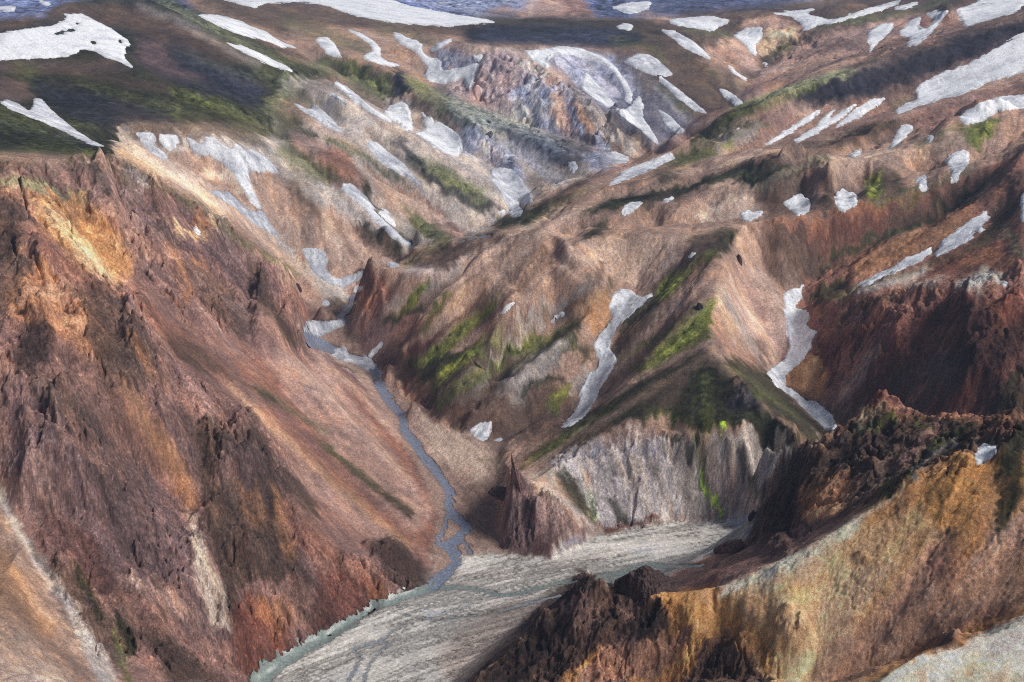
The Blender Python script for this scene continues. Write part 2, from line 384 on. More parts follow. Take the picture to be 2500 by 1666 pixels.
# paint: colour, strength, softness, then P outline | S width centre line
PAINT = """
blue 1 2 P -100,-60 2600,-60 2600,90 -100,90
brown 1 3 P 400,-60 520,-30 700,0 900,10 1130,45 1250,42 1640,45 1800,15 2100,-10 2600,-60 2600,400 1400,500 1262,520 1000,420 820,250 680,150 500,60
tan .8 4 P 700,60 850,65 1000,75 1100,80 1200,110 1000,260 880,230 700,110
umber .7 6 S 26 830,55 950,60 1080,75 1150,60
brown .9 4 S 18 800,20 900,40 1000,66
green .6 8 S 30 700,55 800,90 900,130
green .5 8 S 24 920,70 1010,90 1060,110
rose 1 3 P 1300,45 1330,-40 1400,-40 1440,20 1455,45
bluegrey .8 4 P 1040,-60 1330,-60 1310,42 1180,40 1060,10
pink .7 4 P 1170,40 1230,10 1290,40
umber .9 6 P 1130,50 1300,42 1640,48 1680,90 1560,140 1300,120 1130,110
dgreen .5 8 S 40 1150,60 1350,50 1600,80
slate .95 5 P 1130,75 1200,60 1350,60 1480,65 1570,85 1560,110 1480,118 1300,108 1150,112
dblue .6 6 S 26 1180,85 1300,95 1500,92
tan .7 6 S 14 1140,116 1260,122 1300,118 1500,130 1580,148
moss .4 6 S 20 1500,100 1590,120 1620,150
tan .9 4 P 1080,130 1160,120 1280,130 1400,190 1320,260 1180,280 1060,200
pink .9 4 P 1165,150 1220,130 1290,150 1300,200 1200,250 1140,260 1160,210
rust .8 4 S 26 1230,160 1225,200 1240,225
orange .6 5 S 24 1160,215 1150,245 1190,255
cream .7 4 S 24 1270,160 1330,190 1360,215
bluegrey .8 5 P 1060,120 1150,130 1170,160 1090,175 1065,160
bluegrey 1 4 P 1240,240 1300,190 1380,210 1420,270 1440,330 1380,330 1290,300
cream .6 3 S 18 1310,210 1300,245 1330,290
orange .8 3 S 14 1330,205 1370,212
ochre .9 3 P 1345,235 1380,230 1390,290 1400,335 1370,330 1350,290
ochre .9 3 S 22 1410,270 1425,300 1440,335
cream .8 3 S 16 1270,250 1275,290 1300,280
bluegrey .9 3 S 18 1455,330 1470,355 1480,365
pgrey .8 5 P 1380,200 1440,245 1520,330 1590,365 1540,385 1480,340 1420,260
dirty .8 6 P 1290,130 1400,118 1500,140 1560,210 1570,280 1620,350 1590,345 1520,290 1440,240 1380,180
bluegrey .6 5 P 1340,150 1390,150 1470,230 1460,250 1400,200
slate .5 6 S 34 1590,350 1540,330 1500,300
umber .8 5 P 1560,110 1650,200 1740,280 1690,300 1620,350 1570,240 1580,190 1500,140
pgrey .5 8 S 26 1620,230 1680,290
green .7 5 S 20 1600,205 1660,260 1700,280
slate .8 6 S 50 1530,255 1545,300 1560,310
bluegrey .4 8 P 1600,200 1700,300 1620,340 1560,270
moss .6 5 S 14 1600,210 1650,250 1690,275
tan .8 4 S 20 1560,30 1640,50 1760,30
umber .8 5 P 1640,30 2100,0 2600,-50 2600,60 2200,120 1900,50 1700,60
green .7 5 S 18 1680,70 1760,85 1800,100
pink .8 4 P 1800,60 1900,40 1960,65 1960,80 1860,150 1840,110 1810,60
pochre .7 4 P 1850,80 1940,70 1950,100 1880,140 1850,140
pink .9 4 P 1730,130 1800,80 1860,160 1850,180 1800,170 1760,160
orange .4 4 S 30 1760,130 1800,160
tan .9 4 P 1700,130 1740,130 1830,200 1830,235 1760,200
green .5 5 S 16 1730,170 1800,210 1830,215
dgreen .9 3 S 16 1870,145 1900,125 1930,105
moss .6 3 S 10 1885,125 1915,115
pink .9 4 P 1820,210 1870,170 2000,80 2130,60 2200,30 2300,30 2500,0 2300,100 2100,150 1950,215 1850,250 1780,245
tan .7 5 P 1840,210 1960,150 2080,110 2050,170 1900,230
rust .8 4 S 22 2240,60 2300,40 2330,60
umber .7 4 S 20 2130,130 2180,110 2230,95
purple .6 5 S 16 2000,130 2060,100 2100,120
green .7 5 S 18 2000,60 2100,50 2220,30 2320,0
moss .5 5 S 10 2040,55 2130,42
rose .7 5 S 20 1830,220 1900,200 2000,190
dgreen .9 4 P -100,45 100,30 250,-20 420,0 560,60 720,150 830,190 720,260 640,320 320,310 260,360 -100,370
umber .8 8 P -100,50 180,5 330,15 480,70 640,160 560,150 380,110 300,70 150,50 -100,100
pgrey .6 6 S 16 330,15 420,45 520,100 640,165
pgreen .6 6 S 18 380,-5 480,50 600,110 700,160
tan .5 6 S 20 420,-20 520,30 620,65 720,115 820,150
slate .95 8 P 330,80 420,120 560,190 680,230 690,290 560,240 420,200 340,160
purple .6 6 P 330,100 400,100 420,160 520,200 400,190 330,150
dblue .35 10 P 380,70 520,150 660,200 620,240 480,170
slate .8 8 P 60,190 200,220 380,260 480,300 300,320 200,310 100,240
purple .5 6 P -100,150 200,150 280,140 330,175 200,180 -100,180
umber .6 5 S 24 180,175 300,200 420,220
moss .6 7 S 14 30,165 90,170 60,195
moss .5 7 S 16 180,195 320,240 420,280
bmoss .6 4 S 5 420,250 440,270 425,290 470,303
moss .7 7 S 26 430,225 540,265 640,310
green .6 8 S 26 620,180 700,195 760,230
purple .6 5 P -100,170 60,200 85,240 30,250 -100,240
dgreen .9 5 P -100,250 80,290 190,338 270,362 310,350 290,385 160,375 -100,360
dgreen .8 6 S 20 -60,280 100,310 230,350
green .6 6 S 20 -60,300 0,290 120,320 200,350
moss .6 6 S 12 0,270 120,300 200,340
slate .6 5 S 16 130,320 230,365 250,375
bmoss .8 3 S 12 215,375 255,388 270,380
pgrey 1 4 P 300,300 640,310 700,200 830,190 980,250 1230,290 1500,420 1262,520 1150,582 1000,640 860,740 760,720 700,660 560,520 400,420 270,390
tan .8 5 P 270,390 300,345 340,350 420,400 560,490 700,620 800,730 780,745 640,610 470,500 350,430
pochre .6 4 P 270,390 300,350 360,380 470,450 430,450 340,410
cream .6 4 S 14 330,370 400,410 480,470 560,530
brown .8 4 P 300,300 640,305 640,335 420,325 320,340
tan .9 4 P 400,370 480,370 560,400 640,500 640,540 590,500 540,470 480,440 420,400
cream .6 4 S 26 500,420 560,430 590,460
tan .9 4 P 600,410 650,420 760,490 900,560 1000,625 930,640 880,660 850,700 800,680 740,640 680,560 650,540 620,470
brown .6 5 S 20 620,415 680,430 760,490
umber .5 5 S 14 700,460 760,500 800,560
ltan .6 5 S 26 700,520 740,600 790,620
umber .7 5 S 24 870,560 930,600 980,630
dgreen .7 5 S 20 880,550 940,590 1000,640
green .8 6 P 640,250 700,220 780,250 760,300 700,320 660,290
tan .7 6 P 660,260 720,240 800,300 900,380 860,370 760,310
pink .9 5 P 690,310 760,330 850,380 900,460 860,450 800,440 760,400 700,340
rust .8 5 P 770,360 850,370 865,430 855,460 820,455 780,420
green .7 6 P 700,350 760,380 830,430 800,460 720,420 660,370
moss .5 5 S 14 640,300 700,350 760,400 800,430
dgreen .9 4 P 865,410 895,440 905,500 940,540 1000,590 1060,605 1000,600 940,560 900,510 880,470
dgreen .8 4 S 18 720,300 740,320 765,330
tan .8 5 P 880,400 960,450 1060,520 1140,580 1080,590 1000,550 930,490
green .9 5 P 980,500 1060,550 1110,585 1060,600 990,550
moss .5 5 S 14 1000,540 1060,580 1090,585
pink .8 5 S 20 1020,470 1080,530 1130,575
red .6 4 S 6 1090,565 1120,580
purple .6 4 S 12 1030,470 1070,500 1090,530
green .8 5 S 16 800,340 880,380 960,430 1000,440
slate .7 4 S 14 950,370 1010,420 1060,460
pgrey .9 5 P 800,240 900,310 1000,370 1100,430 1200,500 1150,560 1060,500 960,410 880,350 780,300
green .9 6 P 990,370 1080,400 1150,450 1210,500 1180,520 1080,470 1010,420
bmoss .3 6 S 16 1060,420 1130,460 1190,470
slate .7 5 S 20 970,350 1010,390 1050,440 1130,490 1220,520
green .9 6 P 780,130 900,150 960,190 970,230 930,260 860,240 820,200 760,170
moss .6 5 S 24 840,160 900,190 950,230
slate 1 3 P 960,165 985,175 1010,215 985,240 965,245 957,200
dgreen .8 4 S 20 920,160 960,172
tan .7 5 S 26 830,130 900,150 950,175
rose .6 5 S 18 805,190 880,230 950,270
brown .8 5 P 1010,220 1070,245 1120,310 1110,330 1050,290 1000,270
tan .8 4 S 14 1020,290 1015,315
pgreen .9 5 P 985,175 1080,230 1180,265 1300,310 1420,370 1340,370 1200,320 1080,270 1000,220
bmoss .5 5 S 14 1000,200 1040,220
green .9 5 S 26 1070,250 1150,310 1250,370
moss .5 5 S 14 1080,260 1150,300
slate .8 6 P 1180,290 1300,320 1440,370 1420,400 1380,420 1280,370
moss .4 6 S 10 1210,300 1300,340
bluegrey .9 4 P 1130,310 1200,330 1270,390 1290,440 1250,420 1220,410 1160,390 1120,375
cream .6 3 S 14 1170,350 1190,380 1160,385
tan .5 3 S 12 1200,350 1210,390 1195,400
dblue .6 3 S 8 1225,390 1255,405 1262,420
pgrey .9 5 P 1200,330 1290,390 1370,440 1400,450 1330,490 1290,490 1290,440 1260,380
bluegrey .4 6 S 18 1230,345 1320,420 1380,450
umber .5 6 S 26 1290,440 1340,470 1310,490
bluegrey .9 4 P 1420,380 1460,360 1500,390 1530,410 1460,420 1430,400
tan 1 4 P 1200,560 1262,520 1340,472 1560,380 1750,272 2050,180 2600,0 2600,420 2300,460 1850,560 1400,640
rose .7 8 P 1700,270 1850,250 2000,300 1800,380 1600,380
tan .6 6 P 1340,480 1560,385 1560,420 1400,460
brown .6 6 S 30 1580,400 1640,350 1720,290
slate .97 8 P 1900,232 2050,180 2200,130 2350,80 2600,20 2600,90 2350,160 2230,210 2050,250 1950,262
purple .85 8 P 2080,240 2250,200 2400,130 2500,90 2500,130 2350,170 2220,235 2080,270
pgreen .95 5 S 20 1800,265 1900,228 2020,190 2060,178
moss .7 6 S 16 1780,275 1900,245 1990,215
dgreen .95 5 S 26 1840,262 1760,300 1700,335
moss .6 5 S 12 1720,320 1800,285 1870,265
green .7 6 P 1600,400 1760,310 1850,290 1900,300 1820,340 1740,380 1640,410
pgrey .7 5 P 1760,330 1870,300 1830,350 1740,390
bmoss .7 4 S 16 1795,335 1775,360
moss .7 5 S 18 1650,400 1740,370
dgreen .6 5 S 14 1620,395 1700,370
rose .6 6 P 2000,270 2180,240 2350,280 2200,330 2000,330
ochre .5 5 S 12 2040,290 2110,250
rose .8 6 P 2230,260 2500,190 2500,250 2380,270 2280,330 2200,320
moss .4 5 S 16 2180,255 2280,235 2400,200
brown .5 8 P 1900,340 2030,330 2200,300 2280,330 2100,365 1960,380
dgreen .8 5 S 18 2040,350 2100,320 2180,300
moss .6 5 S 14 2240,355 2300,330 2350,310
ltan .6 6 P 1940,390 2100,385 2300,350 2380,300 2420,330 2200,400 2050,420
tan .6 5 S 20 2050,410 2200,380 2300,370
umber .7 8 P 1850,450 1950,410 2040,440 2120,480 2000,520 1880,530
umber .7 6 P 2120,420 2200,430 2230,470 2100,500 2090,470
rose .6 6 S 26 1970,410 1990,450 2000,470
dgreen 1 4 P 1380,530 1500,480 1640,460 1760,420 1840,390 1900,385 2040,384 2000,400 1900,425 1840,440 1740,450 1640,490
pgreen .95 3 S 8 1850,438 1900,410 1960,390 2030,386
green .7 4 S 10 1740,440 1860,400 1950,385
umber .4 8 P 1400,560 1600,500 1720,470 1600,540
moss 1 4 P 2115,450 2140,420 2160,425 2155,470 2130,490 2110,480
bmoss .95 4 S 20 2145,425 2135,455 2125,480
dgreen .5 5 S 30 2180,430 2200,480
moss .95 5 P 2330,330 2400,290 2440,290 2420,340 2380,380 2360,360
bmoss .5 5 S 14 2425,300 2390,360
dgreen .6 4 S 12 2330,350 2290,370
umber .6 5 P 2420,400 2480,360 2520,340 2520,400
ltan .8 5 P 1680,520 1740,470 1850,445 1850,520 1760,540 1700,545
cream .5 5 S 18 1700,530 1780,480 1840,460
ltan .6 6 P 1300,550 1370,515 1430,500 1400,540 1340,570
dgreen .8 4 S 18 1430,580 1470,550 1480,540
dgreen .95 4 P 1200,545 1262,520 1330,490 1440,430 1430,445 1340,500 1290,545 1220,572
moss .7 4 S 10 1270,560 1330,520 1400,480 1440,455
dgreen .8 4 S 14 1280,545 1340,505 1420,450
dgreen .7 4 S 20 1600,420 1650,430 1620,440
rust 1 4 P 1850,545 2140,498 2300,440 2600,340 2600,1150 2030,1100 1870,920 1930,760
umber .5 10 P 1900,600 2100,540 2300,480 2200,600 2000,670 1960,690
red .45 8 P 1860,560 2100,510 2200,500 2150,560 1960,620
orange .4 8 S 30 1900,550 2020,530 2140,510
umber .7 8 P 1900,600 1960,570 2010,560 2000,640 1960,690 1920,650
umber .8 8 P 2140,540 2300,470 2400,420 2480,420 2380,500 2200,560
green .9 4 S 12 2130,500 2200,470 2290,445 2370,410
moss .8 4 S 12 2150,505 2220,490 2240,480
dgreen .9 4 S 20 2000,660 2080,610 2180,570 2280,530 2380,470
green .7 4 S 9 2000,650 2120,595 2230,555 2320,510
umber .8 5 P 2440,480 2490,410 2500,500 2440,560 2400,590
dgreen .7 5 S 22 2480,500 2430,560 2360,610
ochre .5 6 P 2070,640 2150,600 2280,550 2400,490 2340,560 2240,620 2080,690
umber .5 8 S 20 2160,620 2220,590 2330,540
green .8 4 S 16 2030,740 2100,705 2200,675 2320,635 2420,590
moss .7 4 S 10 1980,725 2030,705 2060,698
dgreen .8 5 P 1960,725 2080,690 2060,720 1990,760
dgreen .6 5 S 20 2050,790 2120,745 2180,730
pgrey .8 4 S 18 2090,715 2190,690 2260,660
red .7 8 P 2250,690 2280,640 2360,610 2450,590 2500,640 2420,660 2340,660 2260,700
orange .6 8 P 2340,630 2430,600 2500,640 2430,650 2350,650
mint .95 5 P 2330,700 2390,660 2420,645 2450,670 2440,690 2390,700 2400,740 2380,710
mint .5 6 S 20 2200,690 2260,700 2300,680
pgreen .8 4 S 16 2450,560 2500,620
rose .7 5 P 2120,930 2240,880 2170,1000 2060,1000 2080,920
red .85 8 P 1990,830 2100,800 2240,760 2330,720 2400,740 2500,700 2500,1000 2300,1000 2240,980 2120,1000 2010,1040 2020,960
rust .9 6 P 2060,850 2120,830 2110,900 2060,990 2020,980
pink .7 6 S 26 2110,900 2060,960 2040,1000
umber .9 6 P 2180,900 2330,860 2380,930 2300,960 2200,950
purple .6 6 P 2160,960 2280,870 2360,840 2340,940 2240,960
rust .95 6 S 40 2260,960 2230,990
ochre .8 5 P 1905,925 2000,850 2020,920 1990,980 1950,960
pochre .4 5 S 18 1990,870 1970,940
umber .7 6 S 16 1920,940 1990,990 2030,1020
nearblack .6 8 P 2330,780 2400,700 2420,780 2460,800 2500,760 2500,860 2400,900 2340,900
dgreen .8 6 P 2440,920 2500,880 2500,1000 2430,1020
orange .4 5 S 16 2420,740 2440,800
tan 1 4 P 868,800 850,740 870,660 930,640 1060,595 1150,585 1240,560 1300,555 1380,585 1560,565 1720,568 1790,550 1850,540 1980,600 1960,700 1920,850 1890,912 1990,1020 2040,1060 2040,1262 1640,1272 1450,1310 1360,1362 1235,1352 1210,1200 1240,1100 1100,1048 1010,990 920,890
umber .9 5 P 990,660 1060,605 1150,590 1230,575 1180,600 1130,638 1060,655
moss .8 4 S 10 985,652 1050,608 1090,592
ltan .7 5 S 20 1190,600 1260,562 1330,570
ltan .7 6 P 1420,590 1560,572 1650,590 1640,660 1560,700 1460,660
dgreen .9 6 P 1670,580 1790,555 1800,590 1740,640 1640,720 1560,790 1500,830 1520,780 1600,700 1700,620
purple .5 6 P 1640,610 1740,570 1760,590 1660,680
bmoss .9 4 P 1600,715 1640,680 1700,635 1690,660 1640,715 1610,730
moss .8 4 S 14 1700,640 1740,615
rose .6 4 S 14 1710,640 1680,690
rust .9 5 P 850,740 870,660 920,660 960,720 920,780 870,830 858,790
brown .8 5 P 868,660 895,650 915,700 920,740 890,720
rose .9 5 P 860,840 950,760 1050,800 940,870 880,880
umber .8 5 P 900,900 1000,850 1090,800 1060,870 960,940
red .6 6 S 24 910,910 1010,860 1080,810
umber .9 8 P 935,905 1200,880 1400,960 1440,1010 1380,1060 1250,1090 1100,1048 1010,985
red .5 8 S 30 1010,985 1080,980 1120,1000
pgrey .8 6 S 26 960,750 1060,700 1120,660
white .5 6 S 18 990,665 1060,662 1040,720
moss .9 4 P 970,760 1040,680 1045,700 1020,740 980,780 930,800
bmoss .7 4 P 985,750 1030,690 1042,700 1010,755
moss .9 5 S 20 1090,720 1060,760 1040,800
dgreen .8 5 S 18 930,800 990,780 1030,760
moss .9 4 P 1000,900 1080,840 1180,750 1225,700 1220,740 1120,850 1020,920
bmoss .6 4 S 14 1020,890 1110,820 1200,750
dgreen .95 5 P 980,910 1100,860 1200,830 1230,800 1150,880 1040,950
moss .9 4 P 1060,930 1160,860 1230,785 1220,820 1130,900 1050,960
bmoss .5 4 S 12 1080,920 1170,850 1220,800
green .95 4 P 1050,965 1160,920 1240,860 1330,810 1300,850 1200,920 1060,990
moss .8 4 S 20 1100,960 1200,900 1260,860
dgreen .9 5 P 1180,960 1280,870 1380,800 1430,770 1400,850 1300,920 1220,960
moss .7 5 S 20 1260,900 1350,820 1390,790
pgrey .7 5 P 1100,960 1200,900 1180,960 1130,1000
pgrey .8 6 P 1200,960 1280,880 1400,820 1320,940 1240,1000
tan .8 5 S 26 1320,660 1220,760 1120,850
pgrey .7 5 S 26 1440,690 1300,790 1200,880
ltan .6 5 S 18 1240,600 1130,700 1080,770
brown .6 5 S 16 1330,610 1200,720 1120,790
umber .5 5 S 14 1400,640 1300,720 1220,800
brown .6 5 S 18 1470,650 1400,740 1320,800
dgreen .6 5 S 16 1500,690 1430,740 1390,760
ochre .7 5 P 1400,760 1480,690 1490,760 1480,810 1460,830 1430,790
dgreen .7 5 S 20 1400,840 1440,850 1430,880
bmoss .6 4 S 10 1400,835 1412,850
pgrey .8 4 P 1400,920 1440,870 1450,900 1420,950 1400,990
moss .95 4 P 1330,990 1400,920 1400,950 1360,1000 1330,1010
bmoss .7 4 S 14 1345,985 1390,940
dgreen .8 5 S 20 1280,960 1330,930 1380,920
umber .9 6 P 1500,830 1600,760 1560,840 1500,900 1470,890
umber .8 8 P 1430,1030 1500,900 1600,820 1700,700 1760,620 1700,760 1600,860 1480,960
pink .7 5 S 18 1720,690 1640,770 1560,840 1480,900
tan .6 5 S 14 1750,660 1650,760 1560,820
bmoss .9 4 P 1600,850 1700,770 1750,720 1745,760 1660,850 1600,880
moss .9 5 P 1540,900 1640,830 1740,740 1730,830 1640,870 1560,920
dgreen .9 5 P 1280,1120 1400,1030 1560,930 1720,850 1735,868 1600,950 1450,1040 1300,1130
moss .7 5 S 12 1260,1150 1380,1070 1500,990
tan .7 3 S 8 1730,865 1620,930 1500,1010 1400,1060
tan .9 5 P 1740,790 1765,690 1800,600 1830,560 1850,620 1900,760 1925,850 1890,905 1800,880 1745,840
pink .8 6 P 1770,680 1800,640 1880,760 1915,860 1880,880 1800,780
ltan .6 5 S 22 1780,680 1820,740 1860,820
pochre .7 5 S 18 1755,700 1760,760 1800,800
pgrey .7 5 S 20 1760,700 1800,780 1850,860
umber .7 8 S 30 1850,830 1870,870 1850,890
rust .5 6 S 24 1745,800 1780,850 1840,890
ochre .3 5 S 16 1800,600 1840,660
umber .8 6 P 1850,560 1960,560 2010,640 1960,700 1920,640
nearblack .4 6 S 24 1830,560 1870,620 1900,700
dgreen .85 5 P 1735,868 1830,960 1900,1030 1980,1090 2030,1060 1950,990 1880,910 1800,880
moss .5 5 S 14 1760,885 1850,950 1950,1020
tan .8 3 S 8 1735,865 1800,920 1870,1000 1960,1070
dgreen .97 6 P 1735,870 1830,965 1900,1035 1970,1090 2040,1150 2040,1200 1900,1120 1800,1040 1700,1050 1600,1010 1500,1040 1400,1110 1300,1140 1400,1080 1600,955
umber .7 8 P 1700,890 1640,980 1600,1010 1560,1000 1640,930
brown .5 8 S 34 1680,920 1640,990
moss .7 6 S 26 1720,900 1720,980 1740,1040
slate .9 3 P 1775,995 1790,945 1815,930 1845,960 1855,990 1820,1005
grey .6 3 P 1795,985 1805,950 1825,955 1830,985
moss .8 3 P 1825,945 1860,965 1855,980 1835,965
moss .6 6 S 20 1580,1000 1640,1020 1760,1060
white 1 4 P 1350,1120 1470,1060 1560,1030 1620,1060 1660,1200 1700,1265 1500,1290 1460,1280 1400,1180 1340,1140
bluegrey .8 5 P 1400,1100 1470,1065 1480,1080 1420,1110
bluegrey .6 5 S 20 1520,1080 1530,1110 1600,1070
rose .5 5 S 24 1480,1060 1540,1040 1600,1060
pgrey .95 5 P 1620,1060 1700,1080 1780,1060 1880,1080 1960,1100 2030,1180 2040,1262 1700,1268 1650,1200
pink .45 8 P 1740,1080 1780,1160 1860,1240 1860,1262 1740,1262 1720,1140
brown .5 5 S 12 1560,1060 1600,1140 1640,1240
umber .5 5 S 10 1480,1090 1540,1180 1590,1270
dgreen .7 4 S 14 1810,1090 1830,1160 1850,1240
moss .7 4 S 10 1830,1180 1845,1230
green .6 4 S 14 1900,1100 1930,1180 1960,1240
dgreen .7 4 S 16 1640,1070 1690,1110 1710,1160
neon 1 2 S 8 1708,1118 1715,1150 1730,1190 1745,1225 1755,1250
neon .8 2 S 6 1762,1030 1768,1048
neon .6 3 S 8 1430,1190 1445,1240 1455,1280
ochre .6 4 S 14 1425,1150 1430,1180
dgreen .8 5 P 1350,1150 1400,1160 1440,1240 1460,1290 1420,1270 1370,1190
green .8 5 S 12 1500,1220 1520,1260
dgreen .6 5 S 18 1480,1200 1510,1250 1530,1270
red .95 4 S 20 1480,1288 1560,1278 1600,1262
orange .7 2 S 4 1639,1245 1641,1268
red .7 4 S 10 1640,1266 1740,1262
mint .7 4 S 18 1300,1165 1340,1150 1350,1180
pgrey .7 5 S 22 1340,1190 1400,1250 1450,1295
rust .8 4 S 10 1310,1150 1350,1135
purple 1 4 P 1235,1352 1225,1280 1240,1200 1260,1130 1280,1180 1330,1220 1400,1280 1450,1310 1440,1320 1365,1362
pink .6 5 P 1275,1200 1330,1230 1420,1310 1380,1320 1310,1270
darkred .6 6 P 1300,1320 1380,1330 1440,1310 1365,1360 1290,1356
rose 1 4 P -100,380 130,388 280,382 350,425 470,495 560,555 650,615 740,695 800,760 752,800 735,815 800,860 880,925 1000,1105 1065,1250 1050,1400 1055,1437 960,1462 850,1522 720,1592 620,1662 500,1760 -100,1760
brown .6 6 P -100,380 130,385 230,400 330,440 300,470 100,410 -100,440
pink .6 5 S 20 60,400 180,410 260,430
orange .5 6 P -60,430 60,440 120,470 40,480 -60,470
pgreen .8 5 P -60,425 100,440 220,470 210,485 120,475 -60,445
pgrey .5 5 S 10 230,470 200,485 100,462
green .7 4 S 10 270,400 300,430 320,460
green .7 4 S 12 300,400 400,460 470,500 560,555
pgrey .8 4 S 16 310,420 360,450 320,470
white .8 3 S 10 285,462 310,475 340,490
umber .8 5 S 26 235,400 250,440 270,480
nearblack .5 5 S 20 155,400 230,410
ochre .75 8 P 60,480 200,470 330,640 300,700 200,660 100,560
pochre .8 6 P 90,500 130,510 230,620 290,700 280,720 180,610
orange .45 7 P 20,520 60,600 90,700 60,760 10,700
umber .7 6 P -60,480 60,480 60,560 40,640 -60,600
orange .35 8 P 200,470 280,500 380,600 430,680 340,640 250,560
rust .8 6 S 40 80,570 170,660 280,720
purple .8 7 P 270,440 400,480 540,560 620,610 650,700 560,720 450,620 350,560
umber .7 5 S 26 370,460 390,560 430,600
orange .9 3 S 24 480,535 495,550 515,575
pochre .7 3 S 20 520,540 540,580 430,560
orange .8 4 S 22 430,620 460,680 450,730
orange .7 4 S 16 485,630 490,670
purple .9 5 P 500,560 560,560 600,620 560,680 500,620
umber .95 5 P 600,630 640,640 680,760 740,830 755,870 700,850 660,780 610,720
purple .8 5 P 640,640 700,680 680,740 650,700
rust .9 6 P 680,640 740,700 790,760 750,790 700,760
rose .9 5 P 640,620 740,690 780,740 820,790 760,780 680,700
tan .95 4 P 650,615 740,695 800,760 780,765 700,700
green .9 4 S 12 530,550 600,600 680,640 730,670
orange .8 7 P 0,720 100,640 200,720 280,820 250,900 120,800 40,800
umber .7 6 P -60,640 30,600 80,640 60,740 -60,760
nearblack .7 6 P 30,880 80,760 130,790 130,860 80,930 30,920
umber .8 6 P 190,700 260,690 330,780 390,860 390,920 310,940 230,880 200,800
orange .5 5 S 18 320,820 350,880 380,920
nearblack .5 4 S 10 290,680 300,760 330,840
nearblack .5 4 S 10 330,760 350,850 355,880
rust .9 6 P 300,690 420,780 560,900 520,920 400,840
umber .8 5 P 370,800 450,820 560,910 600,940 540,920 440,880
umber .7 5 P 440,630 560,700 620,790 600,840 500,760
purple .95 8 P -60,950 60,920 180,930 300,1100 400,1180 520,1400 600,1560 480,1560 300,1400 140,1250 -60,1100
umber .6 8 P 60,900 180,920 280,1060 240,1100 120,1000
rust .6 8 P 260,940 360,1020 480,1200 500,1260 420,1200 300,1060
ochre .4 8 P 250,880 340,960 480,1180 470,1250 380,1100
purple .98 4 P 355,940 400,950 470,1080 440,1100 370,1000
umber .95 4 P 480,1030 510,1018 560,1055 610,1025 650,1070 665,1130 700,1250 720,1380 640,1400 560,1450 520,1330 490,1230 480,1120
orange .6 5 P 660,1160 700,1250 720,1340 690,1360 660,1260
orange .4 5 P 580,1180 640,1180 650,1260 600,1290
purple .7 5 P 560,1060 640,1080 640,1180 580,1180 500,1180
dbrown .9 5 S 40 540,1330 560,1440 570,1500
cream .6 5 P 460,1230 500,1330 540,1420 560,1520 520,1540 490,1440 470,1340
pink .7 6 P 240,1380 420,1440 520,1540 400,1480
darkred .6 8 P 80,1230 220,1300 300,1460 200,1430 100,1300
umber .9 5 P 120,1350 160,1380 260,1500 320,1560 280,1666 220,1560 140,1450
dgreen .9 4 S 18 190,1400 230,1480 250,1520
dgreen .9 4 S 26 280,1500 310,1540 320,1600
moss .8 4 S 14 285,1560 300,1620 320,1680
umber .9 6 P 330,1520 420,1560 560,1666 420,1680 380,1600
red .8 8 P 560,1480 640,1450 720,1560 700,1600 620,1660 560,1600
orange .5 8 P 600,1480 700,1440 720,1500 680,1560
rust .98 6 P 560,880 700,880 880,960 1000,1110 1060,1250 1045,1390 960,1300 840,1200 700,1050
pink .8 6 P 640,870 800,900 940,1080 1060,1260 1000,1300 860,1160 760,1040
purple .45 8 S 26 600,930 760,1080 900,1220 1010,1360
purple .35 8 S 20 700,900 850,1040 960,1160
pochre .5 6 S 14 560,940 700,1080 860,1220 1000,1340
tan .6 6 S 22 690,880 800,960 900,1060 1000,1180
orange .4 6 S 16 640,1000 760,1120 900,1240 1000,1330
tan .7 5 S 20 780,880 880,960 950,1040 1020,1120
green .9 3 S 9 610,935 700,1000 800,1058
dgreen .5 3 S 14 600,930 660,975
dgreen .8 4 S 18 800,1095 900,1180 1000,1250
green .7 3 S 8 780,1080 860,1140 920,1190
pink .7 6 P 670,1110 760,1150 940,1300 1030,1400 980,1400 860,1280 760,1200
rust .9 6 P 680,1200 760,1280 900,1400 960,1440 900,1480 800,1400 700,1300
darkred .5 6 P 700,1240 740,1300 760,1360 720,1340
umber .9 5 P 670,1130 720,1160 780,1240 760,1260 700,1190
dbrown 1 4 P 900,1320 950,1310 1000,1340 1050,1400 1060,1430 1000,1450 940,1400
red .7 6 P 760,1400 860,1400 960,1450 900,1490 820,1530 740,1580
orange .6 5 P 900,1440 960,1445 930,1480
umber .7 5 S 16 720,1450 770,1540 800,1545
umber .6 5 S 16 840,1390 890,1450 910,1485
darkred .9 5 S 14 620,1650 720,1580 850,1510 960,1455 1050,1430
purple .9 4 S 18 800,870 850,910 890,945
tan 1 4 P -100,1180 0,1200 60,1330 140,1480 230,1590 300,1666 320,1760 -100,1760
ochre .4 8 P -60,1250 60,1400 160,1540 100,1560 -60,1400
umber .4 6 S 12 60,1400 120,1480 180,1560
ltan .6 8 P -60,1500 60,1540 180,1666 -60,1700
pgrey 1 3 S 20,20,20,24,30,50 -20,1180 20,1250 60,1320 110,1400 180,1500 270,1680
cream .6 3 S 8,8,8,10 -10,1190 30,1270 60,1330 130,1450
nearblack .7 3 S 8 75,1330 110,1390 150,1480 190,1560
fan 1 4 P 735,812 800,790 860,733 880,790 850,830 870,870 935,905 1010,985 1100,1045 1220,1092 1215,1200 1225,1330 1235,1352 1110,1358 1110,1400 1055,1437 1050,1400 1065,1250 1000,1105 880,925 800,860
cream .4 8 P 1000,1000 1150,1080 1200,1100 1180,1180 1060,1120
brown .5 8 P 1120,1180 1210,1180 1220,1330 1150,1330
green .4 5 S 14 1170,1120 1215,1130 1220,1170
neon .4 2 S 5 1225,1178 1240,1182
orange .5 3 S 6 940,920 1000,975 1010,985
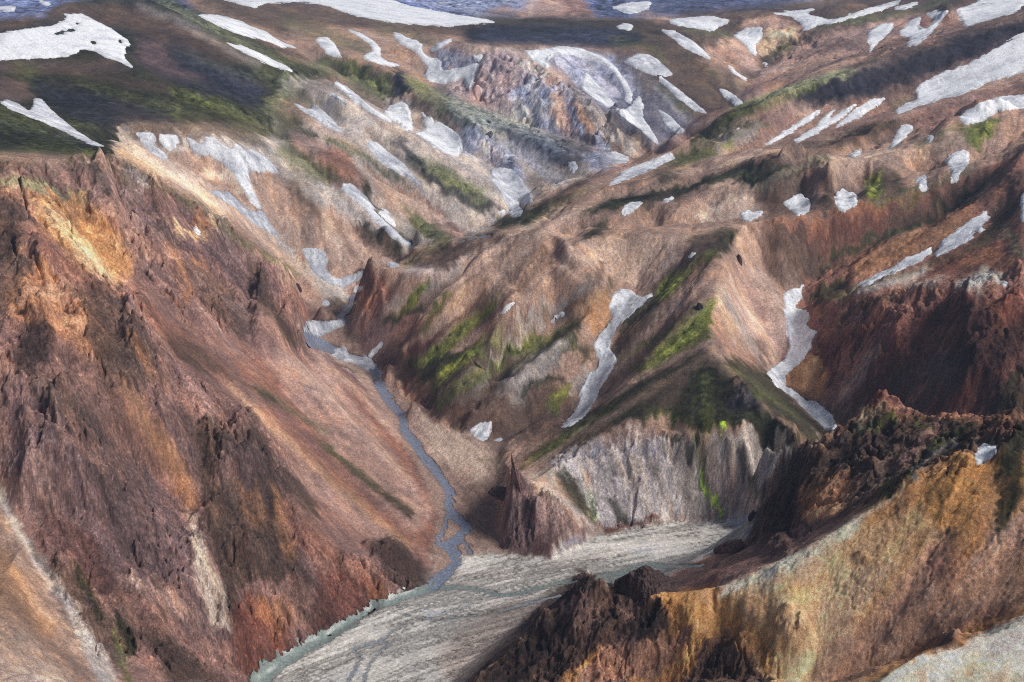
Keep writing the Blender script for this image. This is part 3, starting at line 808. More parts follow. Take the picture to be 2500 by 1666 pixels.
orange .5 3 S 5 1060,1025 1100,1045
moss .5 3 S 8 1110,1045 1130,1050
pink .6 5 S 20 880,920 920,980 950,1030
cream .5 4 S 8 780,850 860,900 910,930
beige 1 3 P 1055,1437 1110,1400 1110,1358 1235,1352 1345,1362 1450,1310 1560,1288 1640,1272 2040,1262 2040,1350 1400,1760 500,1760 620,1662 720,1592 850,1522 960,1462
fan .5 12 P 1150,1760 1050,1600 1200,1480 1400,1440 1400,1600
pgrey .5 10 S 40 1050,1420 1300,1400 1700,1300
ochre 1 4 P 1050,1760 1150,1666 1215,1605 1320,1505 1380,1450 1430,1410 1475,1440 1540,1450 1560,1445 1650,1400 1750,1350 1850,1308 1880,1240 1920,1170 1965,1115 2050,1060 2085,1005 2130,990 2200,1020 2350,1020 2430,1030 2600,1000 2600,1760
ochre .9 6 P 1600,1450 1900,1380 2200,1200 2600,1050 2600,1760 1700,1760 1620,1560
dbrown 1 4 P 1050,1760 1150,1666 1215,1605 1320,1505 1380,1450 1430,1405 1475,1440 1540,1450 1600,1460 1640,1520 1540,1580 1440,1600 1350,1680 1300,1760
purple .45 6 P 1380,1450 1430,1410 1470,1500 1440,1560 1380,1500
nearblack .5 6 P 1480,1500 1560,1460 1660,1490 1640,1550 1540,1560
nearblack .4 6 P 1200,1640 1320,1520 1340,1600 1260,1680
rose .5 5 P 1530,1460 1560,1460 1560,1500 1500,1540
rose .8 5 P 1400,1666 1460,1590 1560,1560 1640,1540 1700,1530 1640,1620 1500,1680
ochre .7 5 P 1640,1450 1750,1440 1750,1500 1680,1500
umber .98 4 P 1660,1666 1740,1560 1800,1500 1830,1530 1850,1620 1900,1680 1880,1760 1640,1760
pochre .98 6 P 1750,1440 1850,1398 1960,1342 2050,1300 2200,1260 2180,1400 2080,1560 2000,1700 1850,1640 1800,1500
ochre .8 8 P 2000,1330 2100,1300 2180,1220 2260,1150 2330,1200 2260,1360 2150,1400 2060,1380
orange .95 4 P 1885,1390 1930,1370 1920,1430 1890,1440
orange .7 5 P 2020,1320 2080,1310 2070,1360 2010,1360
cream .7 5 S 26 1760,1440 1860,1400 1970,1345 2100,1270
cream .5 6 S 20 2050,1300 2130,1240 2200,1200
pink .7 8 P 2000,1500 2150,1380 2350,1300 2500,1250 2500,1480 2300,1560 2100,1660 1980,1700
ochre .6 6 S 40 2180,1240 2180,1330 2240,1180
ochre .8 6 P 2340,1180 2440,1150 2430,1260 2400,1350 2320,1400 2330,1280
pochre .4 6 S 20 2440,1170 2420,1280
dgreen .85 5 P 2260,1200 2330,1130 2340,1150 2290,1280 2240,1350 2260,1280
dgreen .9 5 P 2440,1130 2500,1050 2500,1200 2460,1280 2430,1360 2430,1250
umber .9 4 S 22 2080,1360 2110,1370 2140,1400
umber .8 4 S 16 2200,1350 2260,1310 2350,1300
rust .5 6 P 2260,1340 2360,1330 2340,1420 2260,1430
darkred .4 6 P 2300,1520 2500,1450 2500,1500 2350,1560 2200,1620
umber .5 4 S 8 2120,1540 2170,1480 2210,1420
umber .8 5 P 2260,1600 2310,1550 2350,1570 2330,1640 2270,1660
cream 1 4 P 2370,1560 2500,1505 2600,1480 2600,1760 2200,1760 2120,1680 2250,1605 2330,1590
orange .5 6 P 2160,1680 2280,1620 2340,1640 2250,1700
white .7 6 P 2380,1565 2500,1515 2500,1620 2420,1600
ochre .5 5 S 20 2420,1640 2500,1650
moss .5 5 S 10 1800,1480 1850,1580 1900,1666
dgreen .8 4 S 16 1860,1600 1880,1666
rose .98 4 P 1560,1448 1650,1400 1750,1350 1850,1308 1900,1300 1970,1290 2100,1230 2170,1200 1960,1338 1850,1394 1750,1432
brown .6 5 S 18 1640,1430 1780,1370 1900,1320
purple .7 4 S 14 1650,1435 1690,1405
umber .6 4 S 8 1850,1370 1950,1310 2060,1250
umber 1 4 P 1850,1310 1880,1240 1920,1170 1965,1115 2050,1060 2085,1005 2130,990 2200,1020 2290,1020 2430,1030 2600,1000 2600,1100 2330,1110 2260,1140 2170,1205 2060,1260 1960,1300
orange .9 5 P 1950,1180 2050,1130 2080,1180 2040,1260 1980,1290 1950,1260
dbrown .95 4 P 1855,1310 1880,1230 1915,1150 1970,1100 1990,1130 1950,1200 1940,1290 1880,1330
nearblack .6 5 P 1880,1230 1920,1150 1960,1130 1940,1220 1890,1290
green .9 4 P 2090,1050 2130,1020 2140,1040 2110,1060
moss .9 4 P 2130,1050 2160,1010 2200,1020 2170,1050
pochre .9 3 P 2085,1010 2120,992 2145,1000 2130,1020 2100,1030
moss .6 5 S 26 2160,1200 2260,1100 2330,1060
dgreen .9 5 P 2080,1270 2180,1180 2260,1090 2290,1060 2280,1110 2200,1180 2120,1240
dgreen .9 5 P 2320,1050 2370,1030 2360,1090 2310,1110
moss .5 5 S 20 2240,1030 2270,1050
rose .7 5 S 26 2290,1040 2240,1100 2180,1160
pgrey .7 4 S 14 2330,1075 2280,1110 2230,1160
red .4 5 S 30 2400,1060 2470,1050
dgreen .8 5 S 40 2500,1050 2460,1110 2440,1180
brown .8 4 S 26 2100,1080 2080,1130 2000,1150
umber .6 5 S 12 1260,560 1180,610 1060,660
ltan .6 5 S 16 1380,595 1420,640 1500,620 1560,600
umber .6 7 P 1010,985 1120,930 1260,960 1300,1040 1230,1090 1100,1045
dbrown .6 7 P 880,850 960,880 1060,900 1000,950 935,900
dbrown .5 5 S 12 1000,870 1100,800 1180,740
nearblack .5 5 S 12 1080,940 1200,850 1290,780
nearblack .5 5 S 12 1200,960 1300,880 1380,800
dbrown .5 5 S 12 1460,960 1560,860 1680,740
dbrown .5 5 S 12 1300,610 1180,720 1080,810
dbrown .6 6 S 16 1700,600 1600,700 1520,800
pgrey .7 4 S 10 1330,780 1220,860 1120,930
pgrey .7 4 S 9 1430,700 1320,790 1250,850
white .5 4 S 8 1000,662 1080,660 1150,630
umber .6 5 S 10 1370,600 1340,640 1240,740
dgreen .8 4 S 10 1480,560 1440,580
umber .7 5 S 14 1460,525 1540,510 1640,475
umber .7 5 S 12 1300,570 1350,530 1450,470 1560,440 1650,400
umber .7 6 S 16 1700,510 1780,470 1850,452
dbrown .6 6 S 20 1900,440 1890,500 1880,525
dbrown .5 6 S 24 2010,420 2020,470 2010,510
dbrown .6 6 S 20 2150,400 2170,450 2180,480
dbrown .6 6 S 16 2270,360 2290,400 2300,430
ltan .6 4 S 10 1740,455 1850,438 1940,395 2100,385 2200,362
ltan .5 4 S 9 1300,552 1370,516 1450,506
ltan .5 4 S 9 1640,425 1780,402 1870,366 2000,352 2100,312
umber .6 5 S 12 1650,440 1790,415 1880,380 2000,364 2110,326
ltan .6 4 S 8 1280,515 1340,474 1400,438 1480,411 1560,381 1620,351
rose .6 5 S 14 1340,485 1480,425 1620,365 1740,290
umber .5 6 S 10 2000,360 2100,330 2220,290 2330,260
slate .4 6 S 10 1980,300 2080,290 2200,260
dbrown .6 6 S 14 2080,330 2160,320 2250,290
dbrown .6 5 S 14 330,330 420,340 640,345
ltan .7 4 S 10 300,350 420,410 520,480 640,580 780,710
dbrown .5 5 S 10 580,430 640,520 670,560
umber .6 5 S 10 760,500 820,560 870,640
cream .5 4 S 8 790,520 810,580 840,640
dgreen .7 4 S 10 680,320 700,340 710,370
dbrown .6 4 S 8 700,330 730,370 770,410
umber .6 5 S 10 900,330 960,380 1040,440
umber .6 5 S 10 980,440 1040,500 1120,560
slate .6 4 S 10 860,240 920,290 990,350
ltan .5 4 S 8 800,225 880,275 960,320 1060,375 1160,440
umber .7 4 S 8 990,190 1060,240 1120,290
slate .6 5 S 16 1250,330 1330,370 1400,410
cream .5 4 S 7 1130,112 1200,122 1280,132 1340,165
umber .6 4 S 8 1540,250 1580,310 1620,350
umber .6 4 S 8 1640,230 1690,280
cream .4 4 S 6 1580,200 1640,260 1680,300
dgreen .7 4 S 8 1740,80 1790,120
dbrown .5 4 S 10 1900,110 1860,160
dbrown .5 4 S 10 2160,90 2100,130 1980,190
dbrown .5 4 S 8 2260,90 2180,130
dbrown .6 5 S 12 2340,60 2260,110 2180,140
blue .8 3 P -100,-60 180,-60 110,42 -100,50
slate .5 4 S 12 40,30 90,20
dblue .7 4 P 1440,-20 1700,-40 2000,-40 1900,20 1640,40 1450,40
dblue .6 3 S 8 1060,30 1180,30 1250,35
pink .8 3 P 1255,42 1300,-10 1345,-30 1410,42
cream .5 3 S 6 1300,0 1290,40
pochre .4 3 S 6 1340,-5 1350,40
moss .5 5 S 12 130,300 240,310
green .6 6 S 16 360,240 440,270 500,290
slate .7 5 S 10 300,110 340,150 420,190 520,240
green .5 16 S 60 620,320 690,250 730,180
brown .6 12 S 40 300,300 420,318 640,318
umber .5 12 S 40 690,310 740,240 800,200
moss .5 8 S 16 560,300 640,320 700,300
dbrown .95 3 S 34 1842,1308 1868,1238 1905,1165 1955,1103
umber .9 3 S 22 1130,1680 1210,1595 1315,1495 1372,1440 1424,1400
dgreen .5 5 S 12 2010,450 2030,500
moss .7 4 S 14 1000,905 1100,835 1200,765
bmoss .6 4 S 12 1060,940 1150,870 1220,810
bmoss .7 4 S 12 1110,935 1200,885 1290,830
moss .8 4 S 16 1080,985 1200,905 1320,825
moss .6 4 S 14 1500,880 1620,820 1730,735
bmoss .5 4 S 10 1560,905 1650,850 1730,790
moss .6 4 S 12 960,800 1020,740 1045,700
neon 1 1 S 9 1708,1118 1715,1150 1730,1190 1745,1225 1755,1250
moss .8 3 S 22 1700,1080 1715,1120
cream .6 6 P 1760,1440 1960,1345 2080,1300 2020,1400 1880,1450
ochre .6 8 P 1640,1455 1750,1445 1850,1540 1900,1666 1780,1560
pochre .5 8 P 1900,1450 2050,1380 2100,1450 1980,1600
cream .9 4 P 2380,1562 2500,1512 2600,1480 2600,1760 2330,1760 2260,1640
pochre .5 8 P 2050,1320 2240,1230 2300,1300 2160,1460 1980,1620 1900,1640
orange .4 8 S 34 2440,1180 2380,1340 2260,1500
ochre .5 6 S 30 2300,1180 2240,1330 2100,1520
dbrown .95 2 S 20 1350,1478 1388,1440 1428,1402 1475,1430 1535,1444
dbrown .95 3 S 20 1280,1540 1320,1490 1350,1480
cream .9 4 P 2380,1562 2500,1512 2600,1480 2600,1760 2330,1760 2260,1640
pochre .5 7 P 2330,1640 2420,1600 2500,1640 2500,1700 2300,1700
white .5 5 P 2400,1575 2500,1530 2500,1600 2430,1600
ochre .5 4 S 10 2380,1600 2360,1660
ochre .4 4 S 14 2460,1600 2450,1666
tan .7 5 S 22 -100,385 0,382 130,388 240,398 280,392
green .5 5 S 16 -100,362 60,366 160,376 250,384
moss .5 5 S 10 60,350 160,366 240,380
dgreen .5 6 S 14 0,400 120,406
bluegrey .35 12 P 1040,110 1280,130 1480,370 1300,400 1100,300
bluegrey .3 12 P 1300,120 1560,140 1700,300 1600,370 1420,240
umber .6 4 S 9 1480,372 1560,392 1620,356
umber .7 5 S 12 1010,640 1120,600 1220,580
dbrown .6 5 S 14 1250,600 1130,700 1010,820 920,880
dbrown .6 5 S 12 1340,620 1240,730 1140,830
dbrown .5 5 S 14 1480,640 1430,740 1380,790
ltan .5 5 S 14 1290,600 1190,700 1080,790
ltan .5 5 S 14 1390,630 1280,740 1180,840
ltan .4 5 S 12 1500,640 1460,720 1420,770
neon .8 1 S 9 1708,1112 1715,1150 1730,1190 1745,1225 1755,1252
neon .9 1 S 7 1768,1030 1774,1050
ochre .5 8 P 1760,1460 1900,1400 2050,1330 2000,1480 1950,1600 1860,1620
"""
# rocky, deeply cut ground
CRAGS = """
1 14 P -100,400 300,400 560,560 720,700 760,880 640,780 420,860 620,1020 700,1100 740,1300 1050,1430 600,1680 200,1600 60,1250 -100,1100
.9 8 P 1050,1760 1150,1666 1430,1400 1640,1450 1700,1560 1900,1560 1900,1760
.9 8 P 1850,1320 1880,1230 1960,1100 2130,990 2500,1010 2500,1100 2160,1220 1960,1310
.8 10 P 1980,780 2200,700 2500,660 2500,1050 2030,1060
.14 14 P 1640,1450 2200,1200 2600,1100 2600,1760 1640,1760
1 6 P 1225,1352 1240,1130 1280,1180 1400,1280 1365,1362
.6 8 P 1350,1110 1600,1040 1950,1100 2030,1262 1450,1310
.6 8 P 1080,140 1290,140 1400,200 1560,370 1430,380 1250,300 1100,250
.5 6 P 1130,310 1210,330 1290,440 1200,420
.5 8 P 1820,40 1960,60 2100,100 2400,20 2260,120 1900,180
.5 8 P 860,650 930,660 940,760 860,800
"""
SMOOTH = """
1 10 P 300,640 420,760 620,900 760,880 880,940 1000,1110 1060,1250 1045,1390 900,1310 700,1090 640,1030 420,880
.9 10 P 250,900 400,1040 480,1230 440,1210 300,1010
"""
FLOW = """
350,560 700,900 1050,1330
560,620 760,820
640,700 735,830
250,500 420,760 640,980
100,480 160,700 200,900
40,560 30,800 20,1100
200,950 300,1250 500,1600
100,960 160,1250 330,1500
380,950 470,1250 560,1500
560,1050 640,1350 720,1560
490,1050 520,1300 600,1560
660,1140 820,1330 960,1430
700,1000 900,1220 1040,1370
0,1230 130,1450 280,1666
0,1400 150,1666
450,500 560,700 700,880
620,640 690,760 750,860
330,360 560,490 780,720
130,390 200,560 300,700
640,330 860,450 1050,590
600,430 620,540
690,470 680,580
760,500 745,640
830,540 835,660
900,570 960,620
700,200 1000,370 1230,500
800,240 960,340 1100,440
450,310 540,380 640,500
360,320 400,390
700,330 800,430
900,390 1050,500 1150,570
960,200 1250,300 1480,410
900,150 1000,210
1060,240 1130,340
1180,340 1160,390
1230,345 1330,430
1200,130 1170,280
1290,150 1300,290
1350,200 1400,330
1420,230 1590,370
1330,140 1440,230
1500,140 1570,260 1610,350
1600,170 1740,290
1560,220 1640,330
1700,100 1830,220
1900,60 1890,150
2100,80 1850,220
2300,40 1950,190
2480,10 2300,60
200,20 500,150 700,300
150,160 400,230 620,300
300,-10 600,100 830,190
50,270 250,360
0,180 100,240
600,50 900,140
1150,60 1500,90
2500,60 2000,230 1750,300 1450,430 1280,520
2400,230 1900,350 1600,430
2480,160 2200,270 2000,320
2300,300 2000,380
1900,360 1700,420
1950,400 1940,510
1850,450 1800,530
1730,470 1640,550
2070,400 2065,500
2150,390 2130,480
1500,505 1400,575
1600,505 1520,560
2300,360 2260,430
2400,310 2380,390
2480,280 2440,350
1240,570 1100,740 870,840
1300,560 1150,780 960,900
1400,600 1200,830 1020,970
1480,585 1300,820 1080,1000
1560,580 1400,760 1200,950 1110,1040
1000,670 880,790
930,670 880,730
1620,600 1560,680
1460,760 1440,960 1300,1050
1700,620 1500,850 1400,1030
1760,640 1600,850 1300,1110
1730,860 1500,1000 1260,1150
1640,940 1620,1020
1740,890 1740,1040 1760,1260
1820,980 1850,1100 1860,1260
1400,1100 1470,1280
1350,1130 1450,1290
1500,1040 1560,1270
1600,1030 1660,1265
1950,1090 1920,1260
1800,610 1920,850
1770,700 1885,900
1750,790 1860,900
1745,870 1860,980 1995,1090
1980,530 1985,690
1880,560 1950,690
2150,510 2020,650
2400,430 2200,560 2050,640
2480,430 2300,570 2080,700
2450,580 2250,690
2480,600 2420,690
2150,700 1980,830
2300,720 2180,880 2040,1020
2230,700 2080,900
2400,740 2340,900 2300,1000
2480,700 2450,980
1990,850 1930,950
1270,1160 1350,1240 1440,1310
1260,1200 1270,1340
1430,1420 1360,1540 1250,1650
1340,1520 1200,1650
1560,1470 1400,1620
1680,1450 1640,1640
1750,1440 1800,1550 1850,1640
1840,1400 1860,1530 1870,1666
1960,1350 1920,1500 1900,1666
2080,1300 2000,1480 1930,1666
2200,1230 2110,1420 1980,1640
2330,1160 2260,1300 2080,1600
2450,1130 2330,1330 2130,1600
2500,1200 2380,1400 2200,1580
2500,1350 2300,1560
2100,1240 1850,1350 1600,1445
2000,1290 1800,1390
2130,1010 2000,1150 1890,1290
2060,1080 1960,1160
2350,1040 2200,1150 2070,1270
2250,1030 2130,1120
2480,1030 2440,1110
2500,1530 2400,1666
2380,1570 2250,1666
"""
canvas = np.zeros((CHH, CW, 3), f32); canvas[:] = lin(PAL["brown"])
zone_c = np.zeros((CHH, CW), np.int8)
crag_c = np.zeros((CHH, CW), f32)

def soften(m, s):
    s = s / CS
    return blur(m, s) if s >= 1 else m
def parse_shape(toks, soft):
    pad = int(soft / CS * 3) + 2
    if toks[0] == "P":
        return poly_mask(P2(" ".join(toks[1:])), pad)
    w = [float(v) for v in toks[1].split(",")]
    p = P2(" ".join(toks[2:]))
    return stroke_mask(p, w if len(w) == len(p) else w[0], pad)
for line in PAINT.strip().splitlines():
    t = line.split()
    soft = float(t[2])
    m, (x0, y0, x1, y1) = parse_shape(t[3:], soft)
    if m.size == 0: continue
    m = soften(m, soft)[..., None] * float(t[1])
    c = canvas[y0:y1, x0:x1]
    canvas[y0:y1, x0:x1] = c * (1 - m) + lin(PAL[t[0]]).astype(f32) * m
ZN = []
for line in ZONES.strip().splitlines():
    t = line.split()
    m, (x0, y0, x1, y1) = poly_mask(P2(" ".join(t[2:])))
    zone_c[y0:y1, x0:x1][m > 0] = int(t[1]); ZN.append(t[0])
for lst, target in ((CRAGS, 1), (SMOOTH, 0)):
    for line in lst.strip().splitlines():
        t = line.split()
        m, (x0, y0, x1, y1) = parse_shape(t[2:], float(t[1]))
        m = soften(m, float(t[1]))
        c = crag_c[y0:y1, x0:x1]
        crag_c[y0:y1, x0:x1] = c * (1 - m) + target * m * float(t[0]) if target == 0 else np.maximum(c, m * float(t[0]))

TUMULI = """
1438 1466 86 66
1322 1540 50 46
1930 1610 110 112
1915 1296 84 92
1898 1352 66 46
1975 1150 66 50
622 690 46 58
660 775 44 84
715 850 70 56
506 1075 58 62
612 1085 66 74
605 1200 62 70
545 1295 70 60
383 998 40 72
432 1050 44 64
340 1205 62 44
262 1222 44 62
180 985 54 50
350 905 50 90
105 800 70 76
250 440 34 50
195 412 60 26
382 520 38 54
960 1368 96 54
904 1336 34 22
155 1450 34 80
375 1560 72 50
905 705 34 56
892 672 30 30
1150 1015 30 24
2105 1372 46 24
2305 1580 64 40
2200 975 44 26
2330 800 60 70
2450 840 44 40
1512 300 44 36
1345 168 20 28
2308 62 36 44
"""
TUMULI += '1812 996 84 72\n2126 1018 72 36\n2440 1128 64 28\n1512 300 44 36\n'
tum_c = np.zeros((CHH, CW), f32)
BUTTRESS = """
580 1410 200 380 1
190 1240 270 320 .9
360 940 130 240 .7
680 870 120 230 .8
100 900 110 160 .6
250 640 90 230 .5
390 650 70 190 .5
545 640 100 120 .4
2230 1010 260 240 .9
2390 970 150 290 .9
2120 880 200 170 .6
2475 830 90 160 .7
1340 1358 230 170 .4
"""
but_c = np.zeros((CHH, CW), f32)
for l in BUTTRESS.strip().splitlines():
    px_, py_, w_, h_, a_ = (float(v) for v in l.split())
    m, (x0, y0, x1, y1) = poly_mask([(px_ - w_ * .5, py_), (px_ - w_ * .5, py_ - h_ * .5), (px_ - w_ * .3, py_ - h_ * .88), (px_ + w_ * .05, py_ - h_), (px_ + w_ * .35, py_ - h_ * .75), (px_ + w_ * .52, py_ - h_ * .25), (px_ + w_ * .5, py_)], 30)
    but_c[y0:y1, x0:x1] = np.maximum(but_c[y0:y1, x0:x1], a_ * blur(m, max(1, min(w_, h_) / 16)))
GULLY = """
1 12 P 1260,550 1262,520 1340,472 1560,380 1750,272 2050,180 2600,0 2600,1000 2050,1050 1900,900 1980,700 1850,560 1560,570 1300,560
.9 12 P 640,250 800,130 1250,100 1600,140 1750,270 1500,430 1262,520 1000,640 860,740 700,660 560,520 400,400 330,310 640,310
.8 12 P 1750,280 1850,60 2100,20 2500,-20 2200,130 1950,215
.5 12 P 880,860 990,670 1240,575 1560,580 1760,570 1700,760 1500,950 1260,1140 1010,985
.3 10 P 1640,1455 1960,1345 2200,1215 2600,1080 2600,1500 2250,1600 1950,1760 1850,1700
.6 10 P 1340,1090 1600,1000 1950,1060 2030,1262 1450,1310
"""
gul_c = np.zeros((CHH, CW), f32)
for l in GULLY.strip().splitlines():
    t = l.split(); m, (x0, y0, x1, y1) = parse_shape(t[2:], float(t[1]))
    gul_c[y0:y1, x0:x1] = np.maximum(gul_c[y0:y1, x0:x1], soften(m, float(t[1])) * float(t[0]))
for l in TUMULI.strip().splitlines():
    px_, py_, w_, h_ = (float(v) for v in l.split())
    m, (x0, y0, x1, y1) = poly_mask([(px_ - w_ * .55, py_), (px_ - w_ * .5, py_ - h_ * .5), (px_ - w_ * .25, py_ - h_ * .9), (px_ + w_ * .05, py_ - h_), (px_ + w_ * .35, py_ - h_ * .7), (px_ + w_ * .55, py_ - h_ * .2), (px_ + w_ * .5, py_)], 12)
    tum_c[y0:y1, x0:x1] = np.maximum(tum_c[y0:y1, x0:x1], blur(m, max(1, min(w_, h_) / 12)))
def flow_field():
    """direction of the fall lines as they run in the photograph, with a confidence"""
    st_ = 18.0
    gx = np.arange(CX0, CX1, st_); gy = np.arange(CY0, CY1, st_)
    YY, XX = np.meshgrid(gy, gx, indexing='ij')
    num = np.zeros(XX.shape + (2,)); den = np.zeros(XX.shape); md = np.full(XX.shape, 1e9)
    for l in FLOW.strip().splitlines():
        p = np.array(P2(l))
        for k in range(len(p) - 1):
            d = p[k + 1] - p[k]; ln = math.hypot(*d)
            t = np.clip(((XX - p[k][0]) * d[0] + (YY - p[k][1]) * d[1]) / ln ** 2, 0, 1)
            dd = (XX - p[k][0] - t * d[0]) ** 2 + (YY - p[k][1] - t * d[1]) ** 2
            w = 1.0 / (dd + 150.0) ** 2
            num += w[..., None] * (d / ln); den += w; md = np.minimum(md, dd)
    num /= den[..., None]
    num /= np.linalg.norm(num, axis=-1)[..., None] + 1e-9
    return np.dstack([num, np.exp(-md / 130.0 ** 2)]).astype(f32)
flow_c = resample(flow_field(), (CHH, CW))
def project(X, Y, Z):
    dz = Z - CAM_H
    depth = Y * CP - dz * SP
    up = Y * SP + dz * CP
    depth = np.maximum(depth, 1.0)
    return 1250.0 + F_PX * X / depth, 833.0 - F_PX * up / depth
def look(img, u, v, clampframe=True):
    """bilinear sample of a canvas at frame positions"""
    if clampframe:
        u = np.clip(u, 2, 2498); v = np.clip(v, 2, 1664)
    x = np.clip((u - CX0) / CS, 0, img.shape[1] - 1.001); y = np.clip((v - CY0) / CS, 0, img.shape[0] - 1.001)
    x0 = x.astype(np.int32); y0 = y.astype(np.int32); tx = (x - x0).astype(f32); ty = (y - y0).astype(f32)
    if img.ndim == 3: tx = tx[..., None]; ty = ty[..., None]
    return ((img[y0, x0] * (1 - tx) + img[y0, x0 + 1] * tx) * (1 - ty) + (img[y0 + 1, x0] * (1 - tx) + img[y0 + 1, x0 + 1] * tx) * ty)
def visible(Z, R):
    el = (Z - CAM_H) / R
    m = np.maximum.accumulate(el, axis=0)
    return el >= m - 0.002
def hidden_fill(vis):
    """row index of the nearest seen ground towards (or else beyond) the viewer, column by column"""
    n = vis.shape[0]
    idx = np.where(vis, np.arange(n)[:, None], -1)
    before = np.maximum.accumulate(idx, axis=0)
    idx2 = np.where(vis, np.arange(n)[:, None], 10 ** 7)
    after = np.minimum.accumulate(idx2[::-1], axis=0)[::-1]
    ii = np.arange(n)[:, None]
    use_a = (before < 0) | ((after - ii) < (ii - before))
    r = np.where(use_a, after, before)
    return np.clip(np.where(r >= 10 ** 7, before, r), 0, n - 1)
